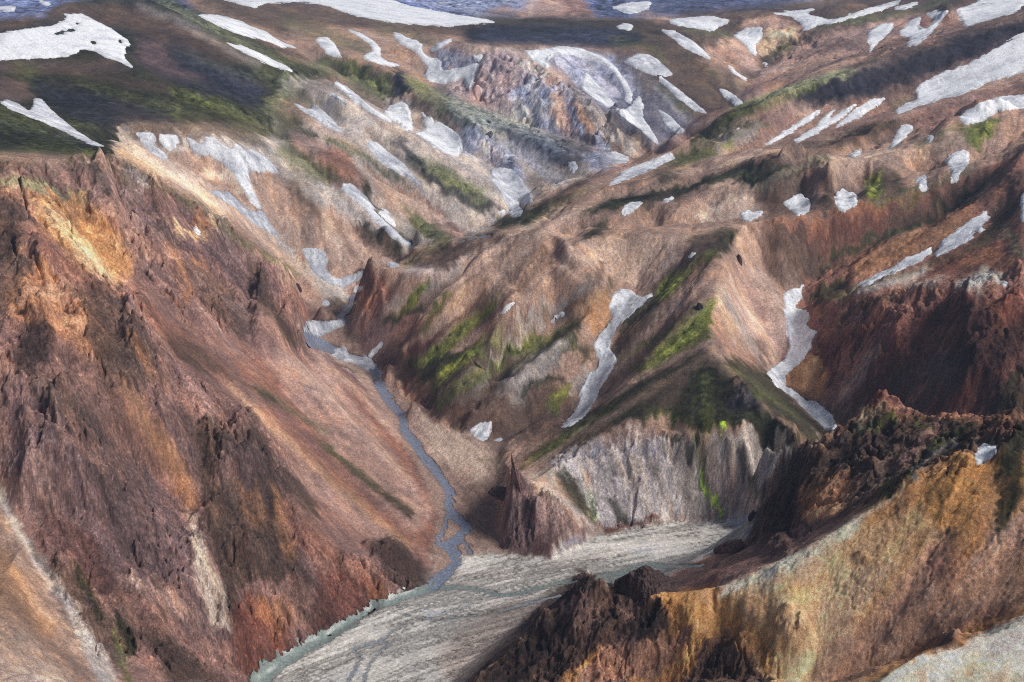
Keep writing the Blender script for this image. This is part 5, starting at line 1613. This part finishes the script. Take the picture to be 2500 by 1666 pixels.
# ------------------------------------------------------------------ materials
def ground_material(name, rough=0.95, bump=0.5, nscale=0.6, spec=0.15):
    m = bpy.data.materials.new(name); m.use_nodes = True
    nt = m.node_tree; b = nt.nodes["Principled BSDF"]
    b.inputs["Roughness"].default_value = rough
    b.inputs["Specular IOR Level"].default_value = spec
    at = nt.nodes.new("ShaderNodeAttribute"); at.attribute_name = "Col"
    geo = nt.nodes.new("ShaderNodeNewGeometry")
    n1 = nt.nodes.new("ShaderNodeTexNoise"); n1.inputs["Scale"].default_value = nscale
    n1.inputs["Detail"].default_value = 8; n1.inputs["Roughness"].default_value = 0.85
    nt.links.new(geo.outputs["Position"], n1.inputs["Vector"])
    mr = nt.nodes.new("ShaderNodeMapRange"); mr.inputs["From Min"].default_value = 0.3; mr.inputs["From Max"].default_value = 0.7
    mr.inputs["To Min"].default_value = 0.55; mr.inputs["To Max"].default_value = 1.52
    nt.links.new(n1.outputs["Fac"], mr.inputs["Value"])
    mul = nt.nodes.new("ShaderNodeVectorMath"); mul.operation = 'SCALE'
    nt.links.new(at.outputs["Color"], mul.inputs[0]); nt.links.new(mr.outputs["Result"], mul.inputs["Scale"])
    nt.links.new(mul.outputs["Vector"], b.inputs["Base Color"])
    bp = nt.nodes.new("ShaderNodeBump"); bp.inputs["Strength"].default_value = bump; bp.inputs["Distance"].default_value = 2.0
    nt.links.new(n1.outputs["Fac"], bp.inputs["Height"]); nt.links.new(bp.outputs["Normal"], b.inputs["Normal"])
    return m
MAT_G = ground_material("soil_and_rock", bump=0.8)
MAT_BED = ground_material("gravel", bump=0.3, nscale=0.8, spec=0.3)
def snow_material():
    m = ground_material("old_snow", rough=0.7, bump=0.35, nscale=0.5, spec=0.3)
    return m
MAT_S = snow_material()
def water_material(name, colour, rough):
    m = bpy.data.materials.new(name); m.use_nodes = True
    nt = m.node_tree; b = nt.nodes["Principled BSDF"]
    b.inputs["Roughness"].default_value = rough
    geo = nt.nodes.new("ShaderNodeNewGeometry")
    n1 = nt.nodes.new("ShaderNodeTexNoise"); n1.inputs["Scale"].default_value = 0.55; n1.inputs["Detail"].default_value = 6
    n1.inputs["Roughness"].default_value = 0.7
    nt.links.new(geo.outputs["Position"], n1.inputs["Vector"])
    cr = nt.nodes.new("ShaderNodeValToRGB")
    c = lin(colour)
    cr.color_ramp.elements[0].position = 0.35; cr.color_ramp.elements[0].color = (*(c * 0.6), 1)
    cr.color_ramp.elements[1].position = 0.60; cr.color_ramp.elements[1].color = (*(c * 1.15), 1)
    e = cr.color_ramp.elements.new(0.74); e.color = (*(c * 1.2 + 0.15 * (rough > 0.22)), 1)  # palest stop paints glints into the water colour
    nt.links.new(n1.outputs["Fac"], cr.inputs["Fac"]); nt.links.new(cr.outputs["Color"], b.inputs["Base Color"])
    bp = nt.nodes.new("ShaderNodeBump"); bp.inputs["Strength"].default_value = 0.5; bp.inputs["Distance"].default_value = 0.5
    nt.links.new(n1.outputs["Fac"], bp.inputs["Height"]); nt.links.new(bp.outputs["Normal"], b.inputs["Normal"])
    return m
MAT_W = [water_material("stream_water", (118, 126, 144), 0.3), water_material("milky_river_water", (126, 138, 134), 0.3),
         water_material("shallow_water", (138, 144, 150), 0.35)]

# ------------------------------------------------------------------ meshes from cells of the survey grid
def grid_mesh(name, cells, Zg, col=None, mat=None, smooth=True):
    """cells: bool (NI-1, NJ-1)"""
    ci, cj = np.nonzero(cells)
    if len(ci) == 0: return None
    a = ci * NJ + cj
    q = np.stack([a, a + 1, a + NJ + 1, a + NJ], -1)
    uq, inv = np.unique(q.ravel(), return_inverse=True)
    n = len(ci)
    me = bpy.data.meshes.new(name)
    ii, jj = uq // NJ, uq % NJ
    co = np.stack([X[ii, jj], Y[ii, jj], Zg[ii, jj]], -1).astype(f32)
    me.vertices.add(len(uq)); me.vertices.foreach_set("co", co.ravel())
    me.loops.add(n * 4); me.loops.foreach_set("vertex_index", inv.astype(np.int32).ravel())
    me.polygons.add(n); me.polygons.foreach_set("loop_start", np.arange(0, n * 4, 4, dtype=np.int32))
    if smooth: me.polygons.foreach_set("use_smooth", np.ones(n, bool))
    me.update()
    if col is not None:
        at = me.color_attributes.new("Col", 'FLOAT_COLOR', 'POINT')
        c4 = np.ones((len(uq), 4), f32); c4[:, :3] = col[ii, jj]
        at.data.foreach_set("color", c4.ravel())
    if mat: me.materials.append(mat)
    o = bpy.data.objects.new(name, me)
    COL.objects.link(o)
    return o

zid = zone_c[np.clip(((V - CY0) / CS).astype(int), 0, CHH - 1), np.clip(((np.clip(U, 0, 2500) - CX0) / CS).astype(int), 0, CW - 1)]
zcell = zid[:-1, :-1]
ZLAB = {"far_mountains": ("hazy blue mountains with a rusty peak along the very top edge", "mountains"),
    "plateau": ("high brown plateau with snow strips and a colourful blue and ochre cliff", "plateau"),
    "dark_hill": ("broad dark slate and green hill at the upper left", "hill"),
    "ravine_hills": ("grey green ridges sloping down to the ravine in the centre left", "hills"),
    "rolling_hills": ("rounded tan hills rising to the long dark slope at the upper right", "hills"),
    "red_mountain": ("rust and dark red mountainside right of the curving snow gully", "mountain"),
    "mossy_hills": ("brown hills striped with green moss ending in a pyramid peak and pale cliff", "hills"),
    "red_slope": ("big rust red mountainside with crags and smooth scree on the left", "mountain"),
    "gravel_bank": ("tan gravel fan on both sides of the winding stream", "gravel bank"),
    "riverbed": ("flat grey gravel river bed with braided threads", "river bed"),
    "foreground_ridge": ("ochre ridge with dark brown crags in the bottom right foreground", "ridge")}
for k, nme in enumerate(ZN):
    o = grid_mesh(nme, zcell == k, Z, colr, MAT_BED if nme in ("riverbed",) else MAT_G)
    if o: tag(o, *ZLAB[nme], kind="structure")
# floor under and beyond the surveyed ground
def ground_sheet():
    bm = bmesh.new()
    bmesh.ops.create_circle(bm, cap_ends=True, segments=64, radius=8000)
    me = bpy.data.meshes.new("ground"); bm.to_mesh(me); bm.free()
    m = ground_material("lowland_soil"); me.materials.append(m)
    at = me.color_attributes.new("Col", 'FLOAT_COLOR', 'POINT')
    for d in at.data: d.color = (0.12, 0.09, 0.07, 1)
    o = bpy.data.objects.new("ground", me); o.location = (0, 0, -25); COL.objects.link(o)
    tag(o, "brown lowland beneath and beyond the mountains", "ground", kind="structure")
ground_sheet()
# water
for w, s_ in zip(WATER, wat_s):
    cc = s_ > 0.3
    cells = cc[:-1, :-1] | cc[1:, :-1] | cc[:-1, 1:] | cc[1:, 1:]
    o = grid_mesh(w[0], cells, Zpre - R * 0.0006 + R * 0.00012 * L[4] * (1 if w[3] == 0 else 0.2), None, MAT_W[w[3]])
    if o: tag(o, w[1], w[2], kind="structure")
def split_cells(cells, i0, i1, j0, j1):
    """connected pieces, largest first; crumbs are dropped"""
    c = cells[i0:i1, j0:j1]
    lab = np.where(c, np.arange(c.size).reshape(c.shape) + 1, 0)
    while True:
        p = np.pad(lab, 1)
        n = np.maximum.reduce([p[1:-1, 1:-1], p[2:, 1:-1], p[:-2, 1:-1], p[1:-1, 2:], p[1:-1, :-2]])
        n = np.where(c, n, 0)
        # jump along the labels to settle quickly
        flat_ = n.ravel(); g = flat_ > 0
        flat_[g] = np.maximum(flat_[g], flat_[flat_[g] - 1])
        n = flat_.reshape(c.shape)
        if (n == lab).all(): break
        lab = n
    ids, cnt = np.unique(lab[lab > 0], return_counts=True)
    out = []
    for k in np.argsort(-cnt):
        if out and cnt[k] < max(40, 0.10 * cnt.max()): break
        m = np.zeros_like(cells); m[i0:i1, j0:j1] = lab == ids[k]
        out.append(m)
    return out[:3]
vis_l = ((Z - CAM_H) / R >= np.maximum.accumulate((Z0 - CAM_H) / R, axis=0) - 0.012) & visible(blur(Z, 3), R)
Us, Vs = project(X, Y, Z)
Us = Us + 1.3 * L[3] + 0.9 * L[4] + 0.8 * mott; Vs = Vs + 0.8 * L[4] + 0.7 * mott + 0.8 * iso
S = look(s_c, Us, Vs, False)
ID = id_c[np.clip(((Vs - CY0) / CS + 0.5).astype(int), 0, CHH - 1), np.clip(((Us - CX0) / CS + 0.5).astype(int), 0, CW - 1)]
S[(Us < CX0) | (Us > CX1 - 6) | (Vs < CY0) | (Vs > CY1 - 6)] = 0
Zbl = np.maximum(blur(Z, 5), Z)
ss = np.clip((S - 0.3) / 0.6, 0, 1)
ZS = Z + (Zbl - Z) * ss + R * 0.0013 * (S - 0.40) + R * 0.00008 * L[3] * ss
brn = 0.5 + 0.22 * L[2] + 0.16 * L[3] + 0.30 * fbm(0.010, 5, 700, 0.6)
inS = (S > 0.06) & vis_l
for k, (br, lab, outl) in enumerate(snow):
    b = float(br)
    sel = inS & (ID == k)
    if not sel.any():
        print("snow lost:", lab); continue
    ii, jj = np.nonzero(sel)
    rmed = np.median(RR[ii, 0])
    sel &= (RR > rmed * 0.72) & (RR < rmed * 1.38)
    cc = sel
    cells = cc[:-1, :-1] & cc[1:, :-1] & cc[:-1, 1:] & cc[1:, 1:]
    if cells.sum() < 6:
        print("snow tiny:", lab, cells.sum()); 
        if cells.sum() == 0: continue
    pieces = split_cells(cells, ii.min(), ii.max() + 2, jj.min(), jj.max() + 2)
    i0, i1, j0, j1 = ii.min(), ii.max() + 2, jj.min(), jj.max() + 2
    sc = np.zeros((NI, NJ, 3), f32) if k == 0 else sc
    w = np.clip(b * 1.15 - 0.16 + 0.70 * (brn[i0:i1, j0:j1] - 0.5), 0, 1)[..., None]
    dirt = np.clip(0.30 * (1.3 - b) * (grain[i0:i1, j0:j1] * 0.9 + 0.8 * L[4][i0:i1, j0:j1]) + 0.05, 0, 0.5)[..., None]
    lo, hi = np.array([0.34, 0.36, 0.42]), np.array([0.86, 0.88, 0.91])
    sc[i0:i1, j0:j1] = (lo + (hi - lo) * w) * (1 - 0.7 * dirt) * (0.72 + 0.28 * np.clip((S[i0:i1, j0:j1, None] - 0.3) / 0.5, 0, 1))
    for n_, cells in enumerate(pieces):
        o = grid_mesh("snow_patch", cells, ZS, sc, MAT_S)
        if o: tag(o, lab if n_ == 0 else "small detached piece of the " + " ".join(lab.replace("large ", "").split()[:9]), "snow patch", group="snow patches on the hills")
# ------------------------------------------------------------------ free standing rocks
def hash3(i, j, k, seed):
    n = (i * 73856093) ^ (j * 19349663) ^ (k * 83492791) ^ (seed * 2654435761 & 0x7fffffff)
    n = (n ^ (n >> 13)) * 1274126177 & 0xffffffff
    return ((n ^ (n >> 16)) & 0xffff) / 32768.0 - 1.0
def vn3(p, seed):
    b = np.floor(p).astype(np.int64); t = p - b; t = t * t * (3 - 2 * t)
    out = 0
    for dx in (0, 1):
        for dy in (0, 1):
            for dz in (0, 1):
                w = (t[:, 0] if dx else 1 - t[:, 0]) * (t[:, 1] if dy else 1 - t[:, 1]) * (t[:, 2] if dz else 1 - t[:, 2])
                out = out + w * hash3(b[:, 0] + dx, b[:, 1] + dy, b[:, 2] + dz, seed)
    return out
def fbm3(p, seed, o=5, ridged=False):
    s, a = 0, 1.0
    for k in range(o):
        n = vn3(p * 2 ** k + 17.3 * k, seed + k)
        s = s + a * ((0.6 - np.abs(n)) if ridged else n); a *= 0.55
    return s
Ur, Vr = project(X, Y, Z)
visR = visible(Z, R)
def spot(px, py):
    d = (Ur - px) ** 2 + (Vr - py) ** 2 + np.where(visR, 0, 1e7)
    k = int(np.argmin(d)); i, j = divmod(k, NJ)
    return Vector((float(X[i, j]), float(Y[i, j]), float(Z[i, j])))
def ico(sub):
    bm = bmesh.new(); bmesh.ops.create_icosphere(bm, subdivisions=sub, radius=1.0)
    v = np.array([x.co[:] for x in bm.verts]); f = np.array([[y.index for y in x.verts] for x in bm.faces]); bm.free()
    return v, f
ICO = {s: ico(s) for s in (3, 4, 6)}
def rock_shape(seed, w, d, h, sub, taper, lean, rough):
    v, f = ICO[sub]
    rg = np.random.default_rng(seed)
    N = rg.standard_normal((15, 3)); N /= np.linalg.norm(N, axis=1)[:, None]
    D = rg.uniform(0.62, 1.0, 15)
    dots = v @ N.T
    t = np.where(dots > 0.05, D[None] / np.maximum(dots, 0.05), 9).min(1)
    p = v * np.minimum(t, 1.25)[:, None]
    s3 = np.array([w, d, h]) / max(w, d, h)
    q = p * s3 * np.array([3.2, 3.2, 1.6])
    p = p * (1 + rough * 0.16 * fbm3(q * 1.2 + seed, seed, 6, True) + rough * 0.05 * fbm3(q * 5 + seed, seed + 9, 3))[:, None]
    z01 = np.clip((p[:, 2] + 0.25) / 1.25, 0, 1)
    sh = 1 - taper * z01 ** 0.8
    p = p * np.array([w / 2, d / 2, h])
    p[:, 0] *= sh; p[:, 1] *= sh
    p[:, 0] += lean[0] * np.maximum(p[:, 2], 0); p[:, 1] += lean[1] * np.maximum(p[:, 2], 0)
    return p, f
def mesh_obj(name, p, f, mat, loc, parent=None):
    me = bpy.data.meshes.new(name); me.from_pydata(p.tolist(), [], f.tolist()); me.update()
    me.materials.append(mat)
    o = bpy.data.objects.new(name, me); COL.objects.link(o)
    if parent: o.parent = parent
    else: o.location = loc
    return o
def rock_material(name, a, b, scale=0.5, moss=None):
    m = bpy.data.materials.new(name); m.use_nodes = True
    nt = m.node_tree; bs = nt.nodes["Principled BSDF"]; bs.inputs["Roughness"].default_value = 0.9
    bs.inputs["Specular IOR Level"].default_value = 0.2
    geo = nt.nodes.new("ShaderNodeNewGeometry")
    n1 = nt.nodes.new("ShaderNodeTexNoise"); n1.inputs["Scale"].default_value = scale; n1.inputs["Detail"].default_value = 9
    n1.inputs["Roughness"].default_value = 0.75
    nt.links.new(geo.outputs["Position"], n1.inputs["Vector"])
    cr = nt.nodes.new("ShaderNodeValToRGB")
    cr.color_ramp.elements[0].position = 0.36; cr.color_ramp.elements[0].color = (*lin(a), 1)
    cr.color_ramp.elements[1].position = 0.66; cr.color_ramp.elements[1].color = (*lin(b), 1)
    nt.links.new(n1.outputs["Fac"], cr.inputs["Fac"]); nt.links.new(cr.outputs["Color"], bs.inputs["Base Color"])
    bp = nt.nodes.new("ShaderNodeBump"); bp.inputs["Strength"].default_value = 0.8; bp.inputs["Distance"].default_value = 1.5
    nt.links.new(n1.outputs["Fac"], bp.inputs["Height"]); nt.links.new(bp.outputs["Normal"], bs.inputs["Normal"])
    return m
RM = dict(dark=rock_material("dark_lava_rock", (38, 30, 32), (104, 86, 84)), brown=rock_material("brown_rock", (70, 52, 48), (150, 118, 104)),
    purple=rock_material("purple_brown_rock", (72, 54, 56), (146, 112, 108)), pale=rock_material("pale_rock", (110, 96, 82), (190, 174, 150)),
    black=rock_material("black_rock", (22, 20, 24), (70, 66, 72)), grey=rock_material("grey_lava_rock", (52, 48, 54), (140, 134, 136)),
    rust=rock_material("rusty_rock", (84, 48, 38), (170, 106, 74)))
MOSS = rock_material("moss", (52, 60, 20), (140, 150, 48), 0.9)
# name | category | px | py (foot) | width px | height px | material | taper | lean | moss | label
ROCKS = """
rock_spire | rock spire | 1262 | 1196 | 44 | 84 | purple | .93 | -.16 | 0 | thin dark pointed rock spire standing at the edge of the gravel fan
rock | rock | 1232 | 1214 | 60 | 16 | dark | .3 | 0 | 0 | low dark rock ledge on the gravel just left of the pointed spire
boulder | boulder | 1782 | 1350 | 56 | 30 | brown | .15 | .1 | 0 | slab sided brown boulder perched on the scree edge above the river bed
boulder | boulder | 1838 | 1268 | 22 | 15 | black | .2 | 0 | 0 | small black boulder on the river bed at the foot of the pale cliff
rock_outcrop | rock outcrop | 1565 | 1452 | 122 | 56 | dark | .25 | 0 | 0 | blocky dark rock outcrop behind the foreground saddle beside the river bed
boulder | boulder | 1803 | 640 | 20 | 14 | dark | .2 | 0 | 0 | round black boulder just below the top of the pyramid ridge
boulder | boulder | 1707 | 758 | 20 | 16 | black | .2 | 0 | 0 | small black boulder on the green stripe left of the pyramid ridge
boulder | boulder | 728 | 705 | 14 | 12 | dark | .2 | 0 | 0 | lone dark boulder on the smooth slope right of the rock column
rock_outcrop | rock outcrop | 1196 | 334 | 16 | 12 | grey | .3 | 0 | 0 | round grey boulder topping the small blue cliff
"""
for n, l in enumerate(ROCKS.strip().splitlines()):
    t = [x.strip() for x in l.split("|")]
    px, py, w, h, taper, lean = (float(t[k]) for k in (2, 3, 4, 5, 7, 8))
    loc = spot(px, py - 2)
    dist = (loc - cam.location).length
    mpp = dist / F_PX
    sub = 6 if max(w, h) > 60 else (4 if max(w, h) > 24 else 3)
    W, H = w * mpp, h * mpp / 0.93
    p, f = rock_shape(n * 7 + 3, W * 1.1, W * 0.8, H, sub, taper, (lean, 0.0), 1.0)
    th = math.atan2(loc.x, loc.y)
    o = mesh_obj(t[0], p, f, RM[t[6]], loc + Vector((math.sin(th), math.cos(th), 0)) * W * 0.22)
    o.rotation_euler = (0, 0, -th)
    tag(o, t[10], t[1], group="boulders lying on the slopes" if t[0] == "boulder" else ("rock outcrops on the slopes" if t[0] == "rock_outcrop" else None))
    if t[9] == "1":
        fc = p[f]; nn = np.cross(fc[:, 1] - fc[:, 0], fc[:, 2] - fc[:, 0]); nn /= np.linalg.norm(nn, axis=1)[:, None] + 1e-9
        cen = fc.mean(1)
        k = (nn[:, 2] > 0.45) & (vn3(cen / W * 3.5, 5) > -0.1) & (cen[:, 2] > 0)
        if k.sum() > 8:
            uq, inv = np.unique(f[k].ravel(), return_inverse=True)
            q = p[uq] + np.array([0, 0, 0.012 * H])
            mesh_obj("moss_cap", q, inv.reshape(-1, 3), MOSS, None, o)
# ------------------------------------------------------------------ air
def haze_box():
    bm = bmesh.new(); bmesh.ops.create_cube(bm, size=1.0)
    me = bpy.data.meshes.new("haze"); bm.to_mesh(me); bm.free()
    o = bpy.data.objects.new("haze", me); COL.objects.link(o)
    top, bot = max(float(Z.max()), CAM_H) + 40.0, -26.0
    o.scale = (16400, 16400, top - bot); o.location = (0, 0, (top + bot) / 2)
    m = bpy.data.materials.new("haze_air"); m.use_nodes = True
    nt = m.node_tree; nt.nodes.remove(nt.nodes["Principled BSDF"])
    v = nt.nodes.new("ShaderNodeVolumePrincipled")
    v.inputs["Color"].default_value = (0.55, 0.70, 1.0, 1)
    v.inputs["Density"].default_value = 0.00006
    nt.links.new(v.outputs["Volume"], nt.nodes["Material Output"].inputs["Volume"])
    me.materials.append(m)
    tag(o, "thin blue air haze over the far hills", "haze", kind="stuff")
haze_box()
